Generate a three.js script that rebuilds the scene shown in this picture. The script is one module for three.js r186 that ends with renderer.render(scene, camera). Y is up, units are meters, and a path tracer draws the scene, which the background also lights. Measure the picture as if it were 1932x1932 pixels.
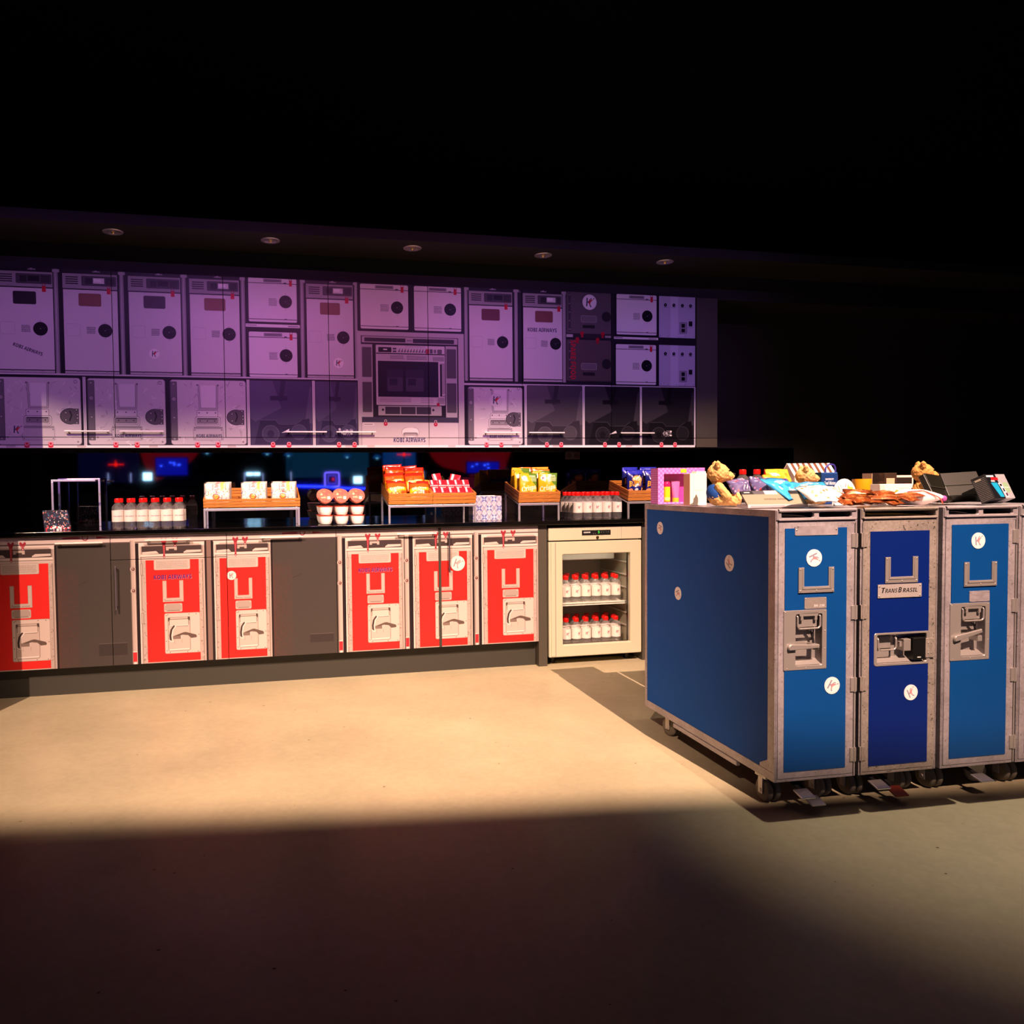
import * as THREE from 'three';
import { RoundedBoxGeometry } from 'three/addons/geometries/RoundedBoxGeometry.js';
import { mergeGeometries, mergeVertices } from 'three/addons/utils/BufferGeometryUtils.js';
import { MarchingCubes } from 'three/addons/objects/MarchingCubes.js';
import { RectAreaLightUniformsLib } from 'three/addons/lights/RectAreaLightUniformsLib.js';

/* ------------------------------------------------------------------ camera, light, exposure */
const scene = new THREE.Scene();
scene.background = new THREE.Color(0x000000);
const renderer = new THREE.WebGLRenderer({ antialias: true });
renderer.toneMapping = THREE.LinearToneMapping;
renderer.toneMappingExposure = 1.0;
renderer.shadowMap.enabled = true;
RectAreaLightUniformsLib.init();

const camera = new THREE.PerspectiveCamera(2 * Math.atan(966 / 1490.07) * 180 / Math.PI, 1, 0.05, 60);
camera.rotation.order = 'YXZ';
camera.position.set(0.759, 1.1043, 4.4635);
camera.rotation.set(-0.0382, -0.2177, -0.0112);
camera.setViewOffset(1932, 1932, 154.2, -4.9, 1932, 1932);

const V3 = (x, y, z) => new THREE.Vector3(x, y, z);
function spot(pos, target, color, candela, halfAngleDeg, penumbra, radius = 1) {
  const l = new THREE.SpotLight(new THREE.Color().setRGB(...color), candela, 0, halfAngleDeg * Math.PI / 180, penumbra, 2);
  l.position.copy(pos); l.target.position.copy(target);
  l.castShadow = true; l.shadow.radius = radius; l.shadow.mapSize.set(2048, 2048); l.shadow.bias = -0.0005;
  scene.add(l, l.target);
  return l;
}
// The stage lanterns hung in front of the counter. flaps: depression angles (degrees) of the upper and lower barn door.
const LANTERNS = [
  { pos: V3(2.62, 7.2, 7.3), aim: V3(2.3, 0.45, 0.55), color: [1, 0.63, 0.47], cd: 800, half: 18, pen: 1, radius: 0.25, flaps: [36.9, 53.7, -0.14], text: 'black lantern with barn doors, right-hand one facing the snack counter' },
  { pos: V3(-2.64, 6.6, 7.6), aim: V3(0.35, 0.45, 0.55), color: [1, 0.64, 0.48], cd: 560, half: 17, pen: 0.9, radius: 0.25, flaps: [32.0, 45.4, 0.19], text: 'black lantern with barn doors, left-hand one facing the snack counter' },
  { pos: V3(2.95, 6.9, 1.78), aim: V3(3.55, 0, 2.15), color: [1, 0.80, 0.62], cd: 125, half: 14, pen: 1, radius: 1, text: 'black lantern hung straight above the blue trolleys' },
  { pos: V3(0.0, 3.9, 6.4), aim: V3(0.0, 1.85, -0.25), color: [0.62, 0.22, 0.95], cd: 64, half: 13, pen: 1, radius: 1, flaps: [13.0, 24.5, 0], text: 'black lantern with violet gel, leftmost of three' },
  { pos: V3(1.6, 3.9, 6.4), aim: V3(1.5, 1.85, -0.25), color: [0.95, 0.23, 0.72], cd: 64, half: 12, pen: 1, radius: 1, flaps: [13.0, 24.5, 0], text: 'black lantern with magenta gel, middle of three' },
  { pos: V3(3.4, 3.9, 6.4), aim: V3(3.0, 1.85, -0.25), color: [0.50, 0.22, 1], cd: 66, half: 13, pen: 1, radius: 1, flaps: [13.0, 24.5, 0], text: 'black lantern with blue-violet gel, rightmost of three' },
];
for (const l of LANTERNS) spot(l.pos, l.aim, l.color, l.cd, l.half, l.pen, l.radius);

/* ------------------------------------------------------------------ helpers */
let seed = 7;
const rnd = () => { seed = (seed + 0x6d2b79f5) | 0; let t = Math.imul(seed ^ (seed >>> 15), 1 | seed); t = (t + Math.imul(t ^ (t >>> 7), 61 | t)) ^ t; return ((t ^ (t >>> 14)) >>> 0) / 4294967296; };
const rr = (a, b) => a + (b - a) * rnd();
const used = new Map();
function numbered(n) { const k = used.get(n) || 0; used.set(n, k + 1); return k ? n + '_' + String(k).padStart(3, '0') : n; }
const ORD = ['first', 'second', 'third', 'fourth', 'fifth', 'sixth', 'seventh', 'eighth', 'ninth', 'tenth'];
function thing(name, label, category, pos = [0, 0, 0], rotY = 0, group) {
  const o = new THREE.Group(); o.name = numbered(name); o.position.set(...pos); o.rotation.y = rotY;
  o.userData = { label, category }; if (group) o.userData.group = group;
  scene.add(o); return o;
}
function part(name, geo, mat, parent, label) {
  const m = new THREE.Mesh(geo, mat); m.name = name; m.castShadow = m.receiveShadow = true;
  if (label) m.userData.label = label;
  parent.add(m); return m;
}
function solo(name, geo, mat, label, category, group) {
  const m = part(numbered(name), geo, mat, scene);
  m.userData = { label, category }; if (group) m.userData.group = group; return m;
}
function struct(name, geo, mat, label) { const m = part(name, geo, mat, scene); m.userData.kind = 'structure'; if (label) m.userData.label = label; return m; }
function copyOf(o, label, pos, rot, group) {
  const c = o.clone(); c.name = numbered(o.name.replace(/_\d+$/, '')); c.userData = { ...o.userData, label };
  if (group) c.userData.group = group; if (pos) c.position.set(...pos); if (rot) c.rotation.set(...rot); scene.add(c); return c;
}
// box by its bounds
function bb(x0, y0, z0, x1, y1, z1, r = 0) {
  const w = x1 - x0, h = y1 - y0, d = z1 - z0;
  const g = r ? new RoundedBoxGeometry(w, h, d, 2, Math.min(r, w / 2.01, h / 2.01, d / 2.01)) : new THREE.BoxGeometry(w, h, d);
  g.translate((x0 + x1) / 2, (y0 + y1) / 2, (z0 + z1) / 2); return g;
}
function merge(list) { return mergeGeometries(list.map((g) => { const n = g.index ? g.toNonIndexed() : g; for (const k of Object.keys(n.attributes)) if (!['position', 'normal', 'uv'].includes(k)) n.deleteAttribute(k); return n; })); }
function planar(g, x0, y0, w, h) { const p = g.attributes.position, u = g.attributes.uv; for (let i = 0; i < p.count; i++) u.setXY(i, (p.getX(i) - x0) / w, (p.getY(i) - y0) / h); return g; }
function boxUV(g, s = 1) { const p = g.attributes.position, n = g.attributes.normal, u = g.attributes.uv; for (let i = 0; i < p.count; i++) { const ax = Math.abs(n.getX(i)), ay = Math.abs(n.getY(i)), az = Math.abs(n.getZ(i)); if (ay > ax && ay > az) u.setXY(i, p.getX(i) * s, p.getZ(i) * s); else if (ax > az) u.setXY(i, p.getZ(i) * s, p.getY(i) * s); else u.setXY(i, p.getX(i) * s, p.getY(i) * s); } return g; }
function rectShape(x0, y0, x1, y1, r = 0, C = THREE.Shape) {
  const s = new C();
  if (!r) { s.moveTo(x0, y0); s.lineTo(x1, y0); s.lineTo(x1, y1); s.lineTo(x0, y1); s.closePath(); return s; }
  s.moveTo(x0 + r, y0); s.lineTo(x1 - r, y0); s.quadraticCurveTo(x1, y0, x1, y0 + r); s.lineTo(x1, y1 - r); s.quadraticCurveTo(x1, y1, x1 - r, y1); s.lineTo(x0 + r, y1); s.quadraticCurveTo(x0, y1, x0, y1 - r); s.lineTo(x0, y0 + r); s.quadraticCurveTo(x0, y0, x0 + r, y0); return s;
}
function extr(shape, z0, depth, bevel = 0) { const g = new THREE.ExtrudeGeometry(shape, { depth: depth - 2 * bevel, bevelEnabled: bevel > 0, bevelThickness: bevel, bevelSize: bevel, bevelOffset: -bevel, bevelSegments: 1, curveSegments: 6 }); g.translate(0, 0, z0 + bevel); return g; }
function tube(pts, r, seg = 24, closed = false) { return new THREE.TubeGeometry(new THREE.CatmullRomCurve3(pts.map((p) => V3(...p)), closed, 'catmullrom', 0.1), seg, r, 8, closed); }
function cyl(r0, r1, h, x, y, z, axis = 'y', seg = 20) { const g = new THREE.CylinderGeometry(r0, r1, h, seg); if (axis === 'x') g.rotateZ(Math.PI / 2); if (axis === 'z') g.rotateX(Math.PI / 2); g.translate(x, y, z); return g; }
function lathe(pts, seg = 24) { return new THREE.LatheGeometry(pts.map((p) => new THREE.Vector2(...p)), seg); }

/* canvas in millimetre coordinates: x to the right, y up, like the surface it is printed on */
function sheet(x0, y0, x1, y1, ppm, draw) {
  const c = document.createElement('canvas'); c.width = Math.round((x1 - x0) * ppm / 1000); c.height = Math.round((y1 - y0) * ppm / 1000);
  const g = c.getContext('2d'); const s = ppm / 1000; g.setTransform(s, 0, 0, s, -x0 * s, y1 * s);
  const P = {
    g,
    rect(a, b, c2, d, col) { g.fillStyle = col; g.fillRect(Math.min(a, c2), -Math.max(b, d), Math.abs(c2 - a), Math.abs(d - b)); },
    rrect(a, b, c2, d, r, col, line) { g.beginPath(); g.roundRect(Math.min(a, c2), -Math.max(b, d), Math.abs(c2 - a), Math.abs(d - b), r); if (col) { g.fillStyle = col; g.fill(); } if (line) { g.strokeStyle = line[0]; g.lineWidth = line[1]; g.stroke(); } },
    poly(pts, col, line) { g.beginPath(); pts.forEach(([x, y], i) => (i ? g.lineTo(x, -y) : g.moveTo(x, -y))); g.closePath(); if (col) { g.fillStyle = col; g.fill(); } if (line) { g.strokeStyle = line[0]; g.lineWidth = line[1]; g.stroke(); } },
    path(pts, col, w) { g.beginPath(); pts.forEach(([x, y], i) => (i ? g.lineTo(x, -y) : g.moveTo(x, -y))); g.strokeStyle = col; g.lineWidth = w; g.lineCap = 'round'; g.stroke(); },
    disc(x, y, r, col, line, ry) { g.beginPath(); g.ellipse(x, -y, r, ry || r, 0, 0, Math.PI * 2); if (col) { g.fillStyle = col; g.fill(); } if (line) { g.strokeStyle = line[0]; g.lineWidth = line[1]; g.stroke(); } },
    text(str, x, y, h, col, o = {}) { g.save(); g.translate(x, -y); g.rotate(-(o.rot || 0) * Math.PI / 180); g.fillStyle = col; g.font = (o.style || 'bold') + ' ' + 100 + 'px ' + (o.font || 'sans-serif'); g.textAlign = o.align || 'center'; g.textBaseline = 'middle'; const k = h / 72; let kx = k; if (o.width) kx = o.width / g.measureText(str).width; g.scale(kx, k); g.fillText(str, 0, 0); g.restore(); },
    lines(a, b, c2, d, n, col, w = 1.2) { for (let i = 0; i < n; i++) { const y = b + (d - b) * (i + 0.5) / n; let x = a; while (x < c2 - 2) { const l = rr(4, 12); P.path([[x, y], [Math.min(x + l, c2), y]], col, w); x += l + rr(2, 4); } } },
    speck(a, b, c2, d, n, cols, r0, r1) { for (let i = 0; i < n; i++) P.disc(rr(a, c2), rr(b, d), rr(r0, r1), cols[Math.floor(rnd() * cols.length)], null, rr(r0, r1)); },
    logo(x, y, r, o = {}) {      // the round white sticker with the winged letter
      const { rot = 0, disc = '#f2eeee', ink = '#3a3a58', red = '#c2303c' } = o;
      if (disc) { P.disc(x, y, r, disc); P.disc(x, y, r * 0.86, null, ['#d9c9cc', r * 0.03]); }
      g.save(); g.translate(x, -y); g.rotate(-rot * Math.PI / 180); g.scale(r / 100, r / 100); g.lineCap = 'butt'; g.lineJoin = 'round';
      g.strokeStyle = ink; g.lineWidth = 17; g.beginPath(); g.moveTo(-32, -56); g.lineTo(-40, 54); g.stroke();
      g.beginPath(); g.moveTo(-34, 6); g.quadraticCurveTo(-6, -8, 6, -34); g.quadraticCurveTo(14, -48, 32, -46); g.lineWidth = 11; g.stroke();
      g.beginPath(); g.moveTo(-22, 0); g.quadraticCurveTo(4, 10, 6, 34); g.quadraticCurveTo(10, 56, 26, 60); g.lineWidth = 14; g.stroke();
      g.fillStyle = red; g.beginPath(); g.moveTo(-14, 4); g.quadraticCurveTo(-4, -30, 22, -32); g.quadraticCurveTo(44, -36, 58, -44); g.quadraticCurveTo(30, -14, 16, 2); g.quadraticCurveTo(6, 22, 12, 36); g.quadraticCurveTo(-8, 28, -14, 4); g.fill();
      g.fillStyle = ink; g.beginPath(); g.arc(60, -46, 8, 0, 7); g.fill(); g.restore();
    },
  };
  draw(P);
  const t = new THREE.CanvasTexture(c); t.colorSpace = THREE.SRGBColorSpace; t.anisotropy = 8; t.magFilter = THREE.LinearFilter; return t;
}
// seamless value noise
function noiseTex(n, fn, color = false, repeat) {
  const d = new Uint8Array(n * n * 4);
  for (let j = 0; j < n; j++) for (let i = 0; i < n; i++) { const v = fn(i / n, j / n); const k = (j * n + i) * 4; if (color) { d[k] = v[0]; d[k + 1] = v[1]; d[k + 2] = v[2]; } else d[k] = d[k + 1] = d[k + 2] = v; d[k + 3] = 255; }
  const t = new THREE.DataTexture(d, n, n); t.wrapS = t.wrapT = THREE.RepeatWrapping; t.magFilter = THREE.LinearFilter; t.minFilter = THREE.LinearMipmapLinearFilter; t.generateMipmaps = true; if (color) t.colorSpace = THREE.SRGBColorSpace; if (repeat) t.repeat.set(...repeat); t.needsUpdate = true; return t;
}
const lattice = new Float32Array(65536); for (let i = 0; i < 65536; i++) lattice[i] = rnd();
function vn(x, y, per) { const xi = Math.floor(x), yi = Math.floor(y), fx = x - xi, fy = y - yi; const m = (a) => ((a % per) + per) % per, h = (a, b) => lattice[(m(a) * 131 + m(b) * 57 + per * 977) & 65535]; const sx = fx * fx * (3 - 2 * fx), sy = fy * fy * (3 - 2 * fy); return (h(xi, yi) * (1 - sx) + h(xi + 1, yi) * sx) * (1 - sy) + (h(xi, yi + 1) * (1 - sx) + h(xi + 1, yi + 1) * sx) * sy; }
const fbm = (u, v, base, oct) => { let s = 0, a = 0.5, t = 0; for (let o = 0; o < oct; o++) { const p = base << o; s += a * vn(u * p, v * p, p); t += a; a *= 0.5; } return s / t; };
const clamp = (v) => Math.max(0, Math.min(255, v));

const std = (o) => new THREE.MeshStandardMaterial(o);
const phys = (o) => new THREE.MeshPhysicalMaterial(o);

/* ------------------------------------------------------------------ materials */
const scuffs = Array.from({ length: 34 }, () => [rnd(), rnd(), rr(0.0006, 0.0022), rr(0.3, 1)]);
const concreteMap = noiseTex(1024, (u, v) => { for (const q of scuffs) { const dx = Math.abs(u - q[0]), dy = Math.abs(v - q[1]); if (dx < 0.01 && dy < 0.01 && Math.hypot(dx, dy / q[3]) < q[2] * (0.6 + 0.8 * vn(u * 700, v * 700, 1024))) return [74, 60, 46]; } const a = fbm(u, v, 4, 5), b = fbm(u + 0.37, v, 9, 4), f = fbm(u, v, 128, 2); const k = 0.84 + 0.12 * (a - 0.5) + 0.07 * (b - 0.5) + 0.05 * (f - 0.5); return [clamp(236 * k), clamp(224 * k), clamp(184 * k)]; }, true);
const concreteRough = noiseTex(512, (u, v) => clamp(255 * (0.40 + 0.22 * (fbm(u, v, 6, 5) - 0.5) + 0.12 * (fbm(u, v, 64, 2) - 0.5))));
const concreteBump = noiseTex(512, (u, v) => clamp(255 * (0.5 + 0.5 * (fbm(u, v, 48, 3) - 0.5))));
const metalMap = noiseTex(512, (u, v) => { const a = fbm(u, v, 5, 5), b = fbm(u, v, 60, 3); const pit = fbm(u + 0.2, v + 0.6, 40, 4) > 0.76 ? 0.75 : 1; const k = (0.86 + 0.22 * (a - 0.5) + 0.16 * (b - 0.5)) * pit; return [clamp(218 * k), clamp(213 * k), clamp(216 * k)]; }, true);
const wornMap = noiseTex(512, (u, v) => { const a = fbm(u, v, 5, 5), b = fbm(u, v, 60, 3); const pit = fbm(u + 0.2, v + 0.6, 48, 4) > 0.745 ? 0.5 : 1; const k = (0.84 + 0.24 * (a - 0.5) + 0.18 * (b - 0.5)) * pit; return [clamp(214 * k), clamp(206 * k), clamp(196 * k)]; }, true);
const metalRough = noiseTex(256, (u, v) => clamp(255 * (0.42 + 0.35 * (fbm(u, v, 8, 5) - 0.5))));
const woodMap = noiseTex(512, (u, v) => { const s = fbm(u, v * 14, 4, 3), w = Math.sin((v * 26 + 5 * fbm(u * 0.5, v, 4, 4)) * 6.28) * 0.5 + 0.5; const k = 0.78 + 0.16 * w + 0.22 * (s - 0.5); return [clamp(206 * k), clamp(130 * k), clamp(52 * k)]; }, true);
const M = {
  floor: phys({ color: 0xd6d6d6, map: concreteMap, roughnessMap: concreteRough, bumpMap: concreteBump, bumpScale: 0.0006, roughness: 1, specularIntensity: 0.25 }),
  blackWall: std({ color: 0x120f0d, roughness: 0.95 }),
  blackBoard: std({ color: 0x050505, roughness: 0.75 }),
  brownWall: std({ color: 0x1a150e, roughness: 0.95, bumpMap: concreteBump, bumpScale: 0.004 }),
  glass: phys({ color: 0x020203, roughness: 0.03, ior: 2.3 }),
  stone: phys({ color: 0x050505, roughness: 0.08, ior: 1.7 }),
  taupe: std({ color: 0x3e392f, roughness: 0.55 }),
  plinth: std({ color: 0x2b2a22, roughness: 0.6 }),
  carcass: std({ color: 0x2b2622, roughness: 0.6 }),
  metal: std({ color: 0xdedadf, map: metalMap, roughnessMap: metalRough, roughness: 1, metalness: 0.25 }),
  worn: std({ color: 0xdad6d6, map: wornMap, roughnessMap: metalRough, roughness: 1, metalness: 0.25 }),
  bare: std({ color: 0xb4aeaa, roughness: 0.34, metalness: 0.55 }),
  alu: std({ color: 0xddd6cc, roughness: 0.4, metalness: 0.3 }),
  chrome: std({ color: 0xe8e6ea, roughness: 0.3, metalness: 0.85 }),
  blueA: phys({ color: 0x064488, roughness: 0.42, specularIntensity: 0.5, bumpMap: noiseTex(256, (u, v) => clamp(255 * fbm(u, v, 6, 3))), bumpScale: 0.0035 }),
  blueB: phys({ color: 0x06206c, roughness: 0.4, specularIntensity: 0.4 }),
  blueSide: phys({ color: 0x0650aa, roughness: 0.6, specularIntensity: 0.2 }),
  purpleDoor: std({ color: 0x5a2f8a, roughness: 0.5 }),
  rubber: std({ color: 0x6b6456, roughness: 0.7 }), darkRubber: std({ color: 0x17141a, roughness: 0.6 }),
  grey: std({ color: 0x8c8780, roughness: 0.5 }),
  white: std({ color: 0xe9e6df, roughness: 0.4 }), fridgeWhite: phys({ color: 0xb4ae96, roughness: 0.35 }),
  fridgeIn: std({ color: 0xd8d4c6, roughness: 0.5 }),
  black: std({ color: 0x0a0a0b, roughness: 0.4 }), leather: phys({ color: 0x12110b, roughness: 0.42 }),
  pane: phys({ color: 0xffffff, roughness: 0.0, transmission: 1, thickness: 0, ior: 1.45 }),
  water: phys({ color: 0xffffff, roughness: 0.04, transmission: 0.95, thickness: 0, ior: 1.5 }),
  redCap: std({ color: 0xd8140f, roughness: 0.35 }),
  wood: std({ map: woodMap, roughness: 0.5 }),
  gold: std({ color: 0xc9b45a, roughness: 0.35, metalness: 0.6 }),
};

/* ------------------------------------------------------------------ room */
{ const g = new THREE.BoxGeometry(15, 0.2, 13); g.translate(1, -0.1, 5); boxUV(g, 0.45); struct('floor', g, M.floor, 'polished concrete floor'); }
struct('wall_back', bb(-6.5, 0, -1.0, 8.5, 9, -0.62), M.brownWall);
struct('wall_left', bb(-6.7, 0, -1.0, -6.5, 9, 11.5), M.blackWall);
struct('wall_right', bb(8.5, 0, -1.0, 8.7, 9, 11.5), M.blackWall);
struct('wall_front', bb(-6.7, 0, 11.5, 8.7, 9, 11.7), M.blackWall);
struct('ceiling', bb(-6.7, 9, -1.0, 8.7, 9.2, 11.7), M.blackWall);
struct('trim_1', bb(-6.5, 2.46, -0.62, 8.5, 2.515, 0.1), M.blackBoard, 'black soffit board over the wall cabinets');
struct('trim_2', bb(-6.5, 2.305, -0.62, 8.5, 2.46, -0.28), M.blackBoard, 'black filler board between wall cabinets and soffit');
struct('trim_3', bb(-6.5, 2.69, -0.64, 8.5, 2.70, -0.612), M.blackBoard, 'dark joint line across the wall above the soffit');
struct('wall_splash', bb(-2.6, 0.88, -0.62, 4.6, 1.34, -0.60), M.glass, 'black glass splashback');
struct('wall_unseen_column', bb(-1.85, 0, 2.42, -1.285, 9, 2.9), M.blackWall, 'unseen dark column casting the shadow edge on the left cabinets');  // unseen column, built to cut the left lantern beam at the cabinets
struct('baseboard_counter', bb(-2.4, 0, -0.08, 2.405, 0.154, -0.06), M.plinth, 'taupe plinth under the base cabinets');

/* wall outlet plate on the splashback */
{ const t = thing('socket_plate', 'small beige socket plate on the black glass splashback', 'socket', [2.876, 1.29, -0.6]);
  part('plate', bb(-0.053, -0.026, 0.0005, 0.053, 0.026, 0.008, 0.003), std({ color: 0x6d6249, roughness: 0.5 }), t);
  for (const x of [-0.026, 0.026]) part('socket', cyl(0.018, 0.018, 0.004, x, 0, 0.008, 'z'), std({ color: 0x4a4232, roughness: 0.6 }), t); }

/* ------------------------------------------------------------------ the print on the wall cabinets */
const C = { pan: '#d3ced3', pan2: '#e0dbe1', dk: '#1c1a22', fr: '#2d2a33', met: '#8f8b92', lt: '#e8e4e6', hd: '#9a969c', red: '#c81e34', ink: '#26264a', ln: '#3a3640' };
function upperArt(P) {
  P.rect(-1300, 2400, 3800, 1200, '#38343e');
  const tall = (x, w, o = {}) => {
    P.rect(x - 16, 2300, x + w + 16, 1738, C.dk);
    P.rect(x - 2, 2287, x + w, 2205, C.hd); for (let i = 0; i < 4; i++) P.rect(x + 14, 2271 - i * 12, x + 78, 2265 - i * 12, C.fr);
    P.rrect(x + 97, 2275, x + w - 6, 2224, 4, '#4a4650', ['#2a2730', 2]); P.rect(x + 116, 2266, x + 150, 2232, '#2b2830'); P.rect(x + 156, 2266, x + 214, 2236, o.win ? '#d9d6da' : '#1f1c25'); P.rect(x + 222, 2268, x + w - 14, 2230, '#35313a');
    if (o.win) P.rect(x + 160, 2262, x + 196, 2246, '#f4f2f4');
    P.rect(x, 2200, x + w, 1757, C.pan); P.rect(x - 2, 2205, x + w, 2199, C.dk); P.rect(x, 1757, x + w, 1752, C.fr); P.rect(x, 1752, x + w, 1740, '#b5b0b6');
    P.rect(x + 50, 2207, x + 64, 2201, '#55515a'); P.rect(x + 190, 2207, x + 204, 2201, '#55515a'); P.rect(x + 60, 1757, x + 74, 1750, '#55515a'); P.rect(x + 210, 1757, x + 224, 1750, '#55515a');
    P.rrect(x + 79, 2180, x + 195, 2111, 8, o.plate || '#86594f', ['#5c5058', 1]);
    P.rrect(x + 12, 2012, x + 83, 1946, 5, null, ['#b0aab2', 1.6]);
    P.lines(x + 118, 1959, x + 161, 1998, 7, '#57525c', 2.6);
    P.disc(x + 213, 1979, 37, '#141119'); P.disc(x + 213, 1979, 2.4, '#a8a2ac'); P.disc(x + 213, 2022, 1.8, C.ln); P.disc(x + 213, 1935, 1.8, C.ln); P.path([[x + 222, 1984], [x + 240, 1986]], '#4a4450', 2);
    P.rect(x + 226, 2212, x + 246, 2180, C.red); P.rrect(x + 230, 2226, x + 242, 2210, 4, null, ['#8a2436', 3]);
  };
  const box = (x, y, w, h) => {
    P.rrect(x - 18, y + 14, x + w + 20, y - h - 12, 2, C.dk);
    P.rrect(x, y, x + w, y - h, 8, C.pan2); P.rect(x, y - 29, x + w, y - 32.5, C.ln); P.rect(x, y - h + 17, x + w, y - h + 13.5, C.ln);
    P.rect(x + w * 0.31, y - 6, x + w * 0.69, y - 25, '#8e8995'); P.rect(x + w * 0.34, y - 10, x + w * 0.66, y - 21, '#76707e');
    P.rect(x + w * 0.73, y - 24, x + w * 0.79, y - 30, '#4b4652'); P.rect(x + w * 0.74, y - h + 20, x + w * 0.79, y - h + 14, '#4b4652');
    P.lines(x + w * 0.42, y - 160, x + w * 0.585, y - 116, 7, '#5d5863', 2.6);
    const cx = x + w * 0.765; P.disc(cx, y - 134, 37, '#15121a'); P.disc(cx, y - 134, 2.4, '#b0aab2'); P.path([[cx + 8, y - 128], [cx + 28, y - 126]], '#4a4450', 2); P.path([[cx + 8, y - 142], [cx + 26, y - 148]], '#4a4450', 2); P.disc(cx, y - 89, 1.8, C.ln); P.disc(cx, y - 181, 1.8, C.ln);
    P.rect(x + w * 0.845, y - 10, x + w * 0.905, y - 44, C.red); P.rrect(x + w * 0.852, y + 2, x + w * 0.898, y - 14, 5, null, ['#8a2436', 3]);
  };
  const post = (x0, x1, y0 = 2310, y1 = 1738) => { P.rect(x0, y0, x1, y1, C.met); P.rect(x0 + (x1 - x0) * 0.38, y0, x0 + (x1 - x0) * 0.55, y1, '#bdb8be'); };
  // upper row
  P.rect(-1300, 2400, 3620, 1728, '#221f28'); P.rect(-1300, 2296, 3000, 2291, '#6a6670');
  for (const [x, w, o] of [[-924, 281, {}], [-584, 281, { plate: '#2c2630' }], [-251, 281, { win: 1 }], [89, 278, { plate: '#463c48' }], [417, 273, { win: 1 }], [1073, 273, { win: 1 }], [2060, 277, { plate: '#6d3c46' }], [2408, 257, { win: 1, plate: '#7b4a48' }]]) tall(x, w, o);
  for (const x of [-298, 42, 374, 700, 1036, 1354, 2028, 2350, 2668]) { post(x, x + 22); P.rect(x - 6, 2306, x + 30, 2290, '#a49fa6'); }
  for (const x of [-410, -80, 250, 570, 1225, 2210, 2540]) { P.rect(x - 18, 2304, x + 22, 2297, '#8b868e'); P.rect(x - 6, 2309, x + 6, 2300, '#a7a2aa'); }
  for (const [x, y, w, h] of [[742, 2310, 275, 253], [740, 1999, 275, 260], [1390, 2301, 290, 264], [1716, 2301, 293, 266], [3036, 2307, 280, 256], [3031, 1989, 281, 256]]) box(x, y, w, h);
  for (const [a, b, c, d] of [[724, 2044, 1032, 2026], [3018, 2036, 3327, 2022]]) { P.rect(a, b, c, d, C.lt); P.lines(a + 6, d + 6, a + 60, b - 4, 1, '#55505c', 4); P.lines(c - 66, d + 4, c - 8, b - 6, 1, '#55505c', 4); }
  P.rect(3333, 2036, 3600, 2028, C.dk);
  // dark food carriers
  const carrier = (y, lo) => { P.rrect(2694, y, 3000, y - 262, 10, lo ? '#574a4c' : '#5c5258', ['#2a262c', 4]); P.rect(2708, y - 8, 2724, y - 250, '#403a42'); for (let i = 0; i < 5; i++) P.disc(2716, y - 20 - i * 54, 4, '#8c868c'); P.disc(2966, y - 150, 32, '#262228'); P.rrect(2794, y - 148, 2898, y - 188, 6, '#6f676c', ['#9a9298', 3]); P.rrect(2804, y - 206, 2886, y - 226, 4, '#241f24'); P.speck(2700, y - 260, 2996, y - 4, 60, ['#7a7074', '#463e42'], 0.6, 2.2); };
  carrier(2309, 0); carrier(2010, 1); P.rect(2690, 2047, 3010, 2022, '#2a262c'); P.rrect(2694, 2042, 2738, 2024, 3, '#b9b2b4'); P.rrect(2956, 2040, 3000, 2026, 3, '#96908f');
  for (const [x, y] of [[2800, 2050], [2940, 2050], [2768, 2012], [2905, 2012]]) { P.disc(x, y, 13, '#b01a2c'); P.rect(x - 8, y - 4, x + 8, y - 26, '#a3182a'); }
  P.text('SPARE FOOD', 2738, 1882, 34, '#c21d30', { rot: -90, width: 250 });
  P.logo(2851, 2247, 48);
  // switch panels
  for (const y of [2306, 1992]) { P.rect(3333, y, 3592, y - 266, '#b2aec8'); P.rect(3415, y, 3470, y - 266, '#c2bed8'); [3379, 3439, 3500, 3559].forEach((x) => { P.disc(x, y - 56, 11, '#16131c'); P.path([[x - 14, y - 70], [x + 14, y - 70]], '#4a4658', 2); P.path([[x - 4, y - 50], [x + 7, y - 62]], '#77728a', 3); }); P.rrect(3481, y - 165, 3532, y - 236, 4, '#8e8a9c', ['#5a5668', 2]); P.rect(3494, y - 174, 3518, y - 198, '#1a1720'); P.rect(3494, y - 206, 3518, y - 228, '#1a1720'); P.rrect(3546, y - 156, 3572, y - 188, 3, '#1a1720'); P.path([[3540, y - 196], [3576, y - 196]], '#5a5668', 2); for (const x of [3345, 3400, 3460, 3520, 3580]) P.disc(x, y - 255, 2.5, '#5a5668'); P.path([[3450, y - 250], [3512, y - 250], [3512, y - 244]], '#d8d4e4', 3); }
  // lower row
  P.rect(-1300, 1728, 3620, 1330, '#221e28'); 
  P.rect(-1300, 1738, 1368, 1729, '#cfcad0'); P.rect(2020, 1724, 3592, 1712, '#cfcad0'); P.rect(2800, 1724, 2990, 1719, '#efecee');
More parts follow.
